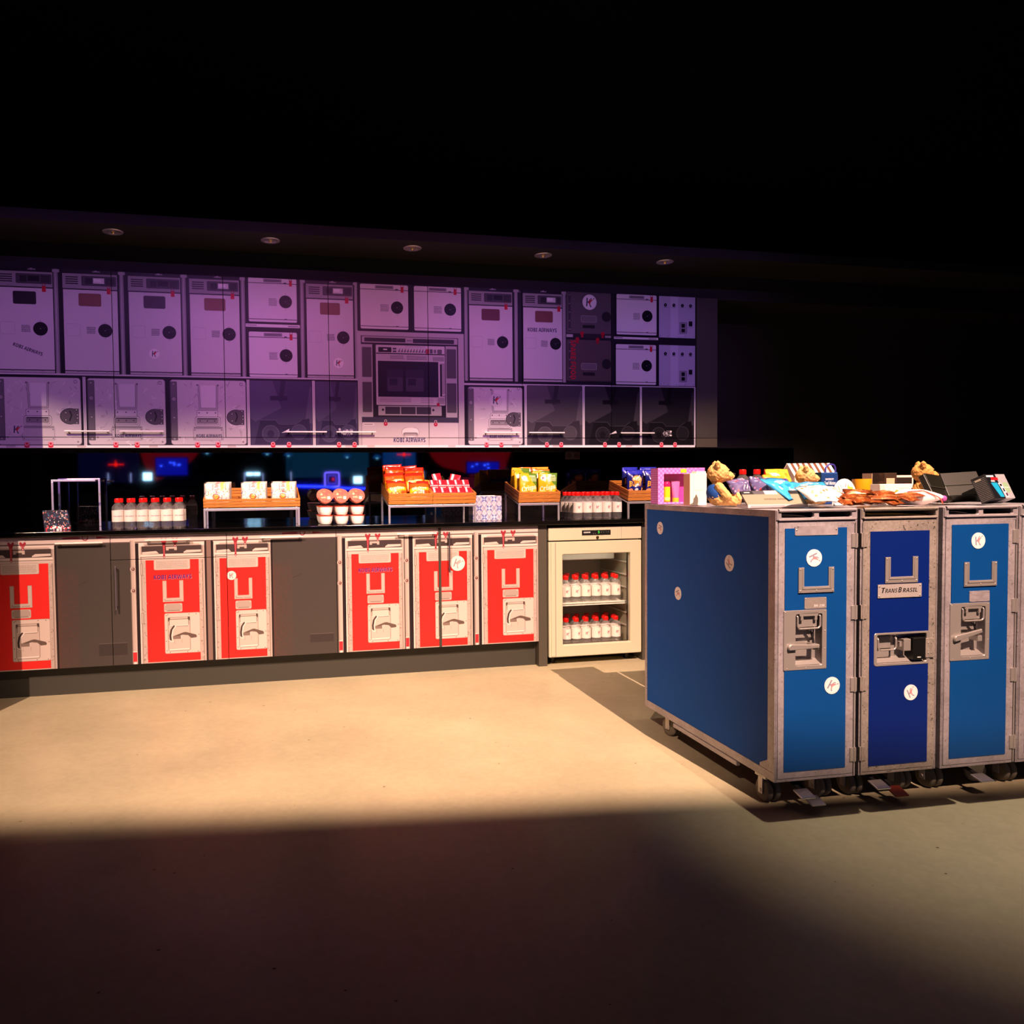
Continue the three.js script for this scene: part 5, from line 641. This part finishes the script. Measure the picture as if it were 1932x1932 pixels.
{ const t = put('makeup_palette', 'taupe palette box with five colour swatches along its lid', 'palette', 0.145, -0.2, -0.06); const w = 0.115; part('tray', bb(-w, 0, -0.08, w, 0.012, 0, 0.002), std({ color: 0xd8c8c4, roughness: 0.4 }), t); part('tray_print', bb(-w + 0.01, 0.002, 0, w - 0.09, 0.0095, 0.0006), std({ color: 0xb89aa0, roughness: 0.6 }), t);
  const g = planar(bb(-w, 0, -0.008, w, 0.075, 0, 0.0015), -w, 0, 2 * w, 0.075), l = part('lid', g, std({ map: T.palette, roughness: 0.45 }), t); l.position.set(0, 0.012, -0.002); l.rotation.x = -0.85; }
// drinks bottles standing behind
{ const big = [[0.225, -0.55, 0.86], [0.288, -0.55, 0.86], [0.342, -0.56, 0.86], [0.395, -0.60, 0.86]]; big.forEach(([x, z, s], i) => { const b = bottle('clear bottle with red cap among the trolley goods, ' + ORD[i] + ' from left', onTop(x, TOP, z), 0.3, kMat, 'bottles on the trolleys', s); }); }
const flat = (label, name, cat, mat, lx, lz, w, h, t, sd, rx, ry, y, rz = 0) => { const m = packet(name, label, cat, bagGeo(w, h, t, sd), mat); m.position.set(...onTop(lx, y ?? TOP + t * 0.5, lz)); m.rotation.set(rx, TR.rot + ry, rz, 'YXZ'); return m; };
const pouchM = std({ map: T.pouch, roughness: 0.6 });
flat('floral fabric pouch lying left of the red-capped bottles', 'fabric_pouch', 'pouch', pouchM, 0.163, -0.41, 0.11, 0.11, 0.05, 51, -0.75, 0.1, TOP + 0.026); flat('floral fabric pouch lying in front of the red-capped bottles', 'fabric_pouch', 'pouch', pouchM, 0.232, -0.36, 0.12, 0.12, 0.05, 52, -0.8, -0.1, TOP + 0.028);
flat('light blue snack bag spread beside the palette', 'snack_bag', 'snack bag', bagM.skybag, 0.262, -0.235, 0.15, 0.15, 0.04, 53, -1.0, 0.4, TOP + 0.026); flat('light blue snack bag leaning below the navy box', 'snack_bag', 'snack bag', bagM.skybag, 0.365, -0.29, 0.13, 0.12, 0.04, 54, -1.05, -0.3, TOP + 0.03);
flat('white cookie bag on the front left of the pile', 'cookie_bag', 'cookie bag', bagM.cookie, 0.235, -0.05, 0.12, 0.11, 0.04, 55, -1.1, 0.15, TOP + 0.022); flat('white cookie bag near the round card sign', 'cookie_bag', 'cookie bag', bagM.cookie, 0.298, -0.13, 0.13, 0.12, 0.04, 56, -1.1, -0.2, TOP + 0.024);
flat('purple and orange snack bag behind the light blue ones', 'snack_bag', 'snack bag', bagM.purplebag, 0.305, -0.395, 0.11, 0.1, 0.03, 57, -0.7, 0.1, TOP + 0.045); flat('yellow snack bag left of the half buried bear', 'snack_bag', 'snack bag', bagM.yellowbag, 0.335, -0.435, 0.11, 0.115, 0.04, 58, -0.45, 0.1, TOP + 0.04);
{ // striped house-shaped box
  const t = put('striped_box', 'house shaped box with a brown and white striped roof', 'box', 0.725, -0.83, 0.02); const s = new THREE.Shape(); s.moveTo(-0.05, 0); s.lineTo(0.05, 0); s.lineTo(0.05, 0.115); s.lineTo(0, 0.172); s.lineTo(-0.05, 0.115); s.closePath(); const g = extr(s, -0.105, 0.21); g.rotateY(Math.PI / 2); part('carton', g, std({ color: 0xf0dcc8, roughness: 0.5 }), t);
  const rl = Math.hypot(0.05, 0.057); for (const q of [1, -1]) for (let i = 0; i < 15; i++) { const m = part('roof_stripe', bb(-0.0072, 0, -0.0012, 0.0072, rl, 0.0012), i % 2 ? std({ color: 0x6a3a24, roughness: 0.5 }) : std({ color: 0xf4ede4, roughness: 0.5 }), t); m.position.set(-0.101 + i * 0.01443, 0.1155, q * 0.0512); m.rotation.x = -q * Math.atan2(0.05, 0.057); } }
{ const t = put('fragrance_box', 'square navy fragrance box with white script', 'box', 0.595, -0.52, 0.22); const g = planar(bb(-0.045, 0, -0.06, 0.045, 0.1285, 0, 0.001), -0.045, 0.04, 0.09, 0.09); part('carton', bb(-0.0455, 0, -0.062, 0.0455, 0.1285, -0.001), std({ color: 0x0e3f44, roughness: 0.4 }), t); part('printed_face', planar(bb(-0.045, 0.0, -0.001, 0.045, 0.1285, 0.0005), -0.045, 0.0385, 0.09, 0.09), std({ map: T.navy, roughness: 0.35 }), t); const tg = T.navy; tg.wrapS = tg.wrapT = THREE.ClampToEdgeWrapping; }
{ const t = put('gift_bag', 'indigo gift bag handle rising behind the navy box', 'bag', 0.69, -0.63, 0.1); part('bag_body', bb(-0.03, 0, -0.03, 0.035, 0.12, 0, 0.003), std({ color: 0x28206a, roughness: 0.6 }), t); part('handle', tube([[-0.022, 0.118, -0.012], [-0.02, 0.15, -0.012], [-0.002, 0.164, -0.012], [0.022, 0.162, -0.012], [0.03, 0.148, -0.012], [0.03, 0.118, -0.012]], 0.0035, 30), std({ color: 0x3a2f9a, roughness: 0.5 }), t); }
{ const t = put('card_sign', 'half round white card sign with a pink winged letter', 'sign', 0.515, -0.33, 0.25); const s = new THREE.Shape(); s.absarc(0, 0.036, 0.066, 0, Math.PI, false); s.lineTo(-0.066, 0); s.lineTo(0.066, 0); s.closePath(); part('card', planar(extr(s, -0.002, 0.002), -0.07, 0.01, 0.14, 0.08), std({ map: T.fan, roughness: 0.5 }), t); part('easel_leg', bb(-0.015, 0, -0.04, 0.015, 0.003, -0.001), std({ color: 0xe8e0e0, roughness: 0.6 }), t); }
{ const t = put('yellow_cup', 'plain yellow tumbler between card sign and dark cartons', 'tumbler', 0.672, -0.43, 0); part('cup_wall', lathe([[0.001, 0.003], [0.031, 0.003], [0.036, 0.1], [0.0345, 0.1], [0.029, 0.006], [0.001, 0.006]], 32), std({ color: 0xe8a010, roughness: 0.35 }), t); part('label_tab', bb(0.012, 0.03, 0.031, 0.026, 0.055, 0.0345, 0.001), std({ color: 0x9a6a14, roughness: 0.5 }), t); }
{ const pack = std({ color: 0x3a2c24, roughness: 0.35 }), wrap = phys({ color: 0x241b18, roughness: 0.15, clearcoat: 1, clearcoatRoughness: 0.1 });
  const t = put('dark_carton', 'tall dark brown carton in clear wrap left of the framed one', 'box', 0.782, -0.47, 0.05); part('carton', bb(-0.03, 0, -0.05, 0.026, 0.124, 0, 0.001), wrap, t); part('pale_edge', bb(-0.0335, 0, -0.05, -0.0305, 0.122, 0), std({ color: 0xb8987a, roughness: 0.5 }), t); const u = put('dark_carton', 'dark brown carton with a small beige label', 'box', 0.842, -0.475, 0.0); part('carton', bb(-0.029, 0, -0.05, 0.029, 0.124, 0, 0.001), pack, u); part('beige_label', planar(bb(-0.02, 0.056, 0, 0.018, 0.102, 0.0006), 0, 0, 1, 1), std({ color: 0xcdb090, roughness: 0.5 }), u);
  const f = put('framed_carton', 'white edged dark carton left of the rear bear', 'box', 0.985, -0.58, 0.02); part('carton', bb(-0.05, 0, -0.04, 0.06, 0.114, 0, 0.001), std({ color: 0xe8dccc, roughness: 0.5 }), f); part('dark_face', bb(-0.04, 0.006, 0, 0.052, 0.105, 0.0006), std({ color: 0x2c221e, roughness: 0.3 }), f); part('emblem', cyl(0.022, 0.022, 0.001, 0.0, 0.06, 0.001, 'z', 28), std({ color: 0x1c2038, roughness: 0.3 }), f); }
{ const t = put('soap_box', 'white box with a yellow flower print before the dark cartons', 'box', 0.705, -0.29, 0.02); part('carton', planar(bb(-0.07, 0, -0.05, 0.075, 0.078, 0, 0.001), -0.07, 0, 0.145, 0.078), std({ map: T.flower, roughness: 0.5 }), t); part('lid_flap', bb(-0.07, 0.0775, -0.05, 0.075, 0.0795, -0.002), std({ color: 0xf0e6da, roughness: 0.5 }), t); }
{ const t = put('plush_pouch', 'white plush pouch with purple spots and pink tip', 'pouch', 0.675, -0.15, -0.25); const g = new THREE.SphereGeometry(1, 28, 18); { const p = g.attributes.position; for (let i = 0; i < p.count; i++) { const x = p.getX(i), y = p.getY(i), z = p.getZ(i), q = 1 + 0.1 * Math.sin(x * 5 + 1) * Math.sin(z * 4); p.setXYZ(i, x * 0.088, 0.031 + y * 0.028 * q * (1 - 0.3 * x), z * 0.045 * q); } } g.computeVertexNormals(); part('plush_body', g, std({ color: 0xf2e4dc, roughness: 0.85 }), t); for (const [x, y, z] of [[0.01, 0.05, 0.018], [0.05, 0.034, 0.026], [-0.04, 0.05, 0.02]]) { const s = part('purple_spot', new THREE.SphereGeometry(0.009, 12, 8), std({ color: 0x9a5aa8, roughness: 0.8 }), t); s.position.set(x, y, z); s.scale.set(1.2, 0.5, 0.8); } const e = part('pink_tip', new THREE.SphereGeometry(0.011, 12, 8), std({ color: 0xb84a9a, roughness: 0.7 }), t); e.position.set(0.084, 0.026, 0.01); part('cord', tube([[-0.05, 0.052, 0.03], [0.0, 0.055, 0.036], [0.05, 0.03, 0.046], [0.06, 0.008, 0.05]], 0.002, 20), std({ color: 0xc8503a, roughness: 0.6 }), t); }
{ // bronze chocolate wrappers
  const gs = [0, 1, 2, 3, 4].map((i) => bagGeo(0.1, 0.05, 0.018, 70 + i, 0.16)); const cm = phys({ map: T.choc, roughness: 0.28, metalness: 0.35 }); const W = ['left', 'centre left', 'centre', 'centre right', 'right'];
  for (let r = 0; r < 4; r++) for (let i = 0; i < 5; i++) { const m = packet('chocolate_bar', 'bronze wrapped chocolate bar, ' + ['front', 'second', 'third', 'rear'][r] + ' of the heap, ' + W[i], 'chocolate', gs[(i + r * 2) % 5], cm, 'heap of bronze chocolate bars'); m.position.set(...onTop(0.315 + 0.068 * i + 0.012 * r + rr(-0.012, 0.012), TOP + 0.011 + 0.009 * ((i + r) % 3) + 0.004 * r, -0.05 - 0.055 * r + rr(-0.01, 0.01))); m.rotation.set(-1.35 + rr(-0.15, 0.2), TR.rot + rr(-0.7, 0.7), rr(-0.12, 0.12), 'YXZ'); } }
{ const mk = (label, lx, lz, w, h, d, ry, rx, rz) => { const t = put('leather_case', label, 'case', lx, lz, ry, 'black leather cases'); t.rotation.order = 'YXZ'; t.rotation.x = rx; t.rotation.z = rz; t.position.y += d * Math.sin(-rx) + w * Math.abs(Math.sin(rz)) + 0.001; part('shell', bb(-w, 0, -d, w, h, 0, 0.005), M.leather, t); part('flap', bb(-w + 0.002, h * 0.45, -0.0005, w - 0.002, h + 0.001, 0.003, 0.001), M.leather, t); part('stitching', bb(-w + 0.005, h * 0.47, 0.003, w - 0.005, h * 0.48, 0.0034), std({ color: 0x3a3828, roughness: 0.7 }), t); return t; };
  mk('black leather case leaning open, left one under the rear bear', 0.835, -0.2, 0.058, 0.105, 0.025, 0.35, -0.5, -0.12); mk('black leather case with slanted lid, right one beside the electronics carton', 0.935, -0.2, 0.07, 0.1, 0.055, -0.25, -0.55, 0.06); }
{ const t = put('electronics_box', 'dark electronics carton with a turquoise product picture, tilted back', 'box', 0.995, -0.1, 0.3); t.rotation.order = 'YXZ'; t.rotation.x = -0.42; part('carton', planar(bb(-0.06, 0.002, -0.05, 0.075, 0.1, 0, 0.001), -0.06, 0.002, 0.135, 0.098), std({ map: T.elec, roughness: 0.3 }), t); const g = bb(-0.0612, 0.003, -0.0495, -0.0598, 0.0995, -0.0005); { const p = g.attributes.position, u = g.attributes.uv; for (let i = 0; i < p.count; i++) u.setXY(i, (p.getZ(i) + 0.05) / 0.05, p.getY(i) / 0.1); } part('printed_side', g, std({ map: T.elecSide, roughness: 0.4 }), t); t.position.y += 0.021; }

/* ------------------------------------------------------------------ stage lanterns (outside the frame) */
for (const l of LANTERNS) {
  const t = thing('stage_lantern', l.text, 'stage light', [l.pos.x, l.pos.y, l.pos.z]); const m = new THREE.Matrix4().lookAt(l.pos, l.aim, V3(0, 1, 0)); t.quaternion.setFromRotationMatrix(m); // local -z is the beam
  part('housing', lathe([[0.13, 0.05], [0.13, 0.3], [0.09, 0.36], [0.001, 0.36]], 24).rotateX(Math.PI / 2), M.black, t); part('lens', cyl(0.11, 0.11, 0.01, 0, 0, 0.062, 'z', 28), std({ color: 0x222222, emissive: new THREE.Color().setRGB(...l.color), emissiveIntensity: 2 }), t, 'glowing round lens'); part('yoke', bb(-0.15, 0.12, 0.1, 0.15, 0.14, 0.14), M.black, t); part('clamp', bb(-0.02, 0.14, 0.1, 0.02, 0.3, 0.14), M.black, t);
  if (l.flaps) { const dep = Math.asin((l.pos.y - l.aim.y) / l.pos.distanceTo(l.aim)) * 180 / Math.PI, f = 0.42; const up = Math.tan((dep - l.flaps[0]) * Math.PI / 180) * f, dn = Math.tan((l.flaps[1] - dep) * Math.PI / 180) * f;
    part('barn_door', bb(-0.4, up, -f - 0.004, 0.4, up + 0.3, -f), M.black, t); part('barn_door', bb(-0.4, -dn - 0.3, -f - 0.004, 0.4, -dn, -f), M.black, t).rotation.z = l.flaps[2]; part('flap_arm', merge([bb(-0.135, 0.1, -f, -0.125, 0.12, 0.02), bb(0.125, 0.1, -f, 0.135, 0.12, 0.02), bb(-0.135, -0.12, -f, -0.125, -0.1, 0.02), bb(0.125, -0.12, -f, 0.135, -0.1, 0.02)]), M.black, t); }  // unseen flaps, added to cut the upper and lower beam edges
}

/* ------------------------------------------------------------------ the bar across the room that the black glass mirrors */
const glow = (c, i) => std({ color: 0x050505, emissive: c, emissiveIntensity: i, roughness: 0.5 });
{ const z = 9.0;
  const wallp = (n, label, cat, geo, mat) => solo(n, geo, mat, label, cat);  // coloured wall areas, the light on them put in as material glow
  wallp('glow_wall_panel', 'deep red arch panel, light put in as glow, across the room, left one', 'wall panel', extr((() => { const s = new THREE.Shape(); s.moveTo(-1.26, 1.82); s.lineTo(-1.2, 1.6); s.quadraticCurveTo(-1.1, 1.3, -0.98, 1.22); s.quadraticCurveTo(-0.3, 1.5, -0.2, 1.82); s.closePath(); return s; })(), z + 0.3, 0.05), glow(0x8a0a18, 1.6));
  wallp('glow_wall_panel', 'deep red arch panel, light put in as glow, across the room, right one', 'wall panel', extr((() => { const s = new THREE.Shape(); s.moveTo(4.05, 1.82); s.lineTo(4.08, 1.72); s.quadraticCurveTo(4.2, 1.45, 4.5, 1.4); s.quadraticCurveTo(4.8, 1.35, 4.9, 1.25); s.lineTo(5.6, 1.4); s.lineTo(5.74, 1.82); s.closePath(); return s; })(), z + 0.3, 0.05), glow(0x8a0a18, 1.6));
  wallp('glow_wall_panel', 'dim teal wall panel, light put in as glow, across the room', 'wall panel', bb(1.33, 1.26, z + 0.3, 2.88, 1.85, z + 0.35), glow(0x0a3a5a, 2));
  wallp('glow_wall_panel', 'blue wall panel, light put in as glow, behind the bar, narrow one', 'wall panel', bb(3.16, 1.37, z + 0.3, 3.79, 1.85, z + 0.35), glow(0x0a3f88, 2.4));
  wallp('glow_wall_panel', 'very dark blue wall panel, light put in as glow, across the room, far left', 'wall panel', bb(-2.3, 1.2, z + 0.4, -1.28, 1.85, z + 0.45), glow(0x04062a, 3));
  for (const [x0, x1, y0, y1, l] of [[-0.96, -0.39, 1.28, 1.64, 'left'], [4.72, 5.39, 1.28, 1.54, 'right']]) { const t = thing('video_screen', 'dark video screen with a blue picture across the room, ' + l, 'screen', [(x0 + x1) / 2, (y0 + y1) / 2, z]); const w = (x1 - x0) / 2, h = (y1 - y0) / 2; part('bezel', bb(-w, -h, 0.001, w, h, 0.05), M.black, t); part('picture', bb(-w + 0.02, -h + 0.04, -0.004, w - 0.02, h - 0.02, 0.001), glow(0x0a10a8, 4), t); for (let i = 0; i < 6; i++) part('bright_spot', bb(-0.02, -0.012, -0.006, 0.02, 0.012, -0.004), glow(0x2a4aff, 14), t).position.set(rr(-w + 0.06, w - 0.06), rr(0, h - 0.05), 0); }
  for (const [x0, x1, y0, y1, n, l] of [[-1.16, -1.01, 1.23, 1.37, 3, 'far left'], [2.55, 2.71, 1.14, 1.27, 4, 'right of the neon frame'], [0.61, 0.86, 1.30, 1.36, 2, 'wide low one']]) { const t = thing('light_grid', 'small white light grid across the room, ' + l, 'lamp', [x0, y0, z]); part('backing', bb(-0.01, -0.01, 0.001, x1 - x0 + 0.01, y1 - y0 + 0.01, 0.02), M.black, t); const cw = (x1 - x0) / n, ch = (y1 - y0) / n; for (let i = 0; i < n; i++) for (let j = 0; j < n; j++) part('cell', bb(i * cw, j * ch, -0.006, (i + 0.92) * cw, (j + 0.92) * ch, 0), glow(0x9fd8ff, 22), t); }
  { const t = thing('neon_frame', 'square violet neon frame across the room', 'neon sign', [2.15, 1.215, z]); const ring = (a) => tube([[-a, -a, 0], [a, -a, 0], [a, a, 0], [-a, a, 0]], 0.008, 64, true); part('outer_tube', ring(0.125), glow(0x6a5aff, 20), t); part('inner_tube', ring(0.07), glow(0x5a4aff, 6), t); part('red_lamp', bb(0, -0.02, -0.005, 0.04, 0.03, 0.005), glow(0xff2040, 4), t); part('backing', bb(-0.14, -0.14, 0.012, 0.14, 0.14, 0.03), M.black, t); }
  { const t = thing('bar_counter', 'dark bar with a blue light strip across the room', 'bar', [2.1, 0, z - 0.2]); part('bar_front', bb(-1.7, 0, 0, 1.5, 1.0, 0.4), M.black, t); part('light_strip', tube([[-0.6, 1.1, -0.02], [-0.1, 1.085, -0.02], [0.3, 1.05, -0.02], [0.7, 1.04, -0.02]], 0.014, 24), glow(0x1a28ff, 40), t); for (let i = 0; i < 26; i++) part('strip_lamp', bb(-0.008, -0.008, -0.008, 0.008, 0.008, 0.008), glow(0x2030ff, 9), t).position.set(rr(-0.3, 0.7), rr(0.86, 1.02), -0.01); part('bar_top', bb(-1.7, 1.0, -0.03, 1.5, 1.03, 0.42), M.black, t); }
  [[0.98, 1.68], [1.35, 1.65], [2.4, 1.62], [2.95, 1.6], [-0.05, 1.7]].forEach(([x, y], i) => { const t = thing('pendant_lamp', 'dim blue pendant lamp across the room, ' + ORD[i] + ' of five', 'lamp', [x, y, z - 0.3], 0, 'blue pendant lamps'); part('shade', lathe([[0.03, 0.06], [0.09, 0], [0.088, 0], [0.026, 0.058]], 20), glow(0x0a58b0, 1.6), t); part('bulb', new THREE.SphereGeometry(0.022, 12, 8), glow(0x7ad0ff, 5), t); part('cord', bb(-0.003, 0.06, -0.003, 0.003, 0.9, 0.003), M.black, t); });
  [[-1.72, 1.2], [-1.35, 1.2], [0.58, 1.2], [0.9, 1.18], [1.4, 1.2], [2.95, 1.18], [3.86, 1.2], [5.5, 1.2]].forEach(([x, y], i) => { const t = thing('tube_light', 'thin upright white tube light across the room, ' + ORD[i] + ' from the left wall', 'lamp', [x, y, z - 0.1], 0, 'thin tube lights'); part('tube', cyl(0.006, 0.006, 0.16, 0, 0.08, 0), glow(0xa8b8ff, 6), t); part('holder', bb(-0.004, 0.16, -0.004, 0.004, 0.9, 0.004), M.black, t); });
  for (const [x, y, l] of [[-1.6, 1.51, 'left'], [3.5, 1.67, 'right']]) { const t = thing('plane_ornament', 'small glowing red aeroplane ornament across the room, ' + l, 'ornament', [x, y, z - 0.05]); part('wings', bb(-0.13, -0.008, -0.01, 0.13, 0.008, 0.01, 0.004), glow(0xff1a10, 6), t); part('fuselage', new THREE.SphereGeometry(0.035, 16, 10).scale(0.8, 1, 1), glow(0xff1a10, 6), t); part('tail', bb(-0.006, 0.02, -0.006, 0.006, 0.075, 0.006), glow(0xff1a10, 6), t); part('pole', bb(-0.01, -0.4, 0, 0.01, -0.03, 0.01), M.black, t); }
}

scene.traverse((o) => { if (o.isMesh) { o.castShadow = true; o.receiveShadow = true; } });
renderer.render(scene, camera);
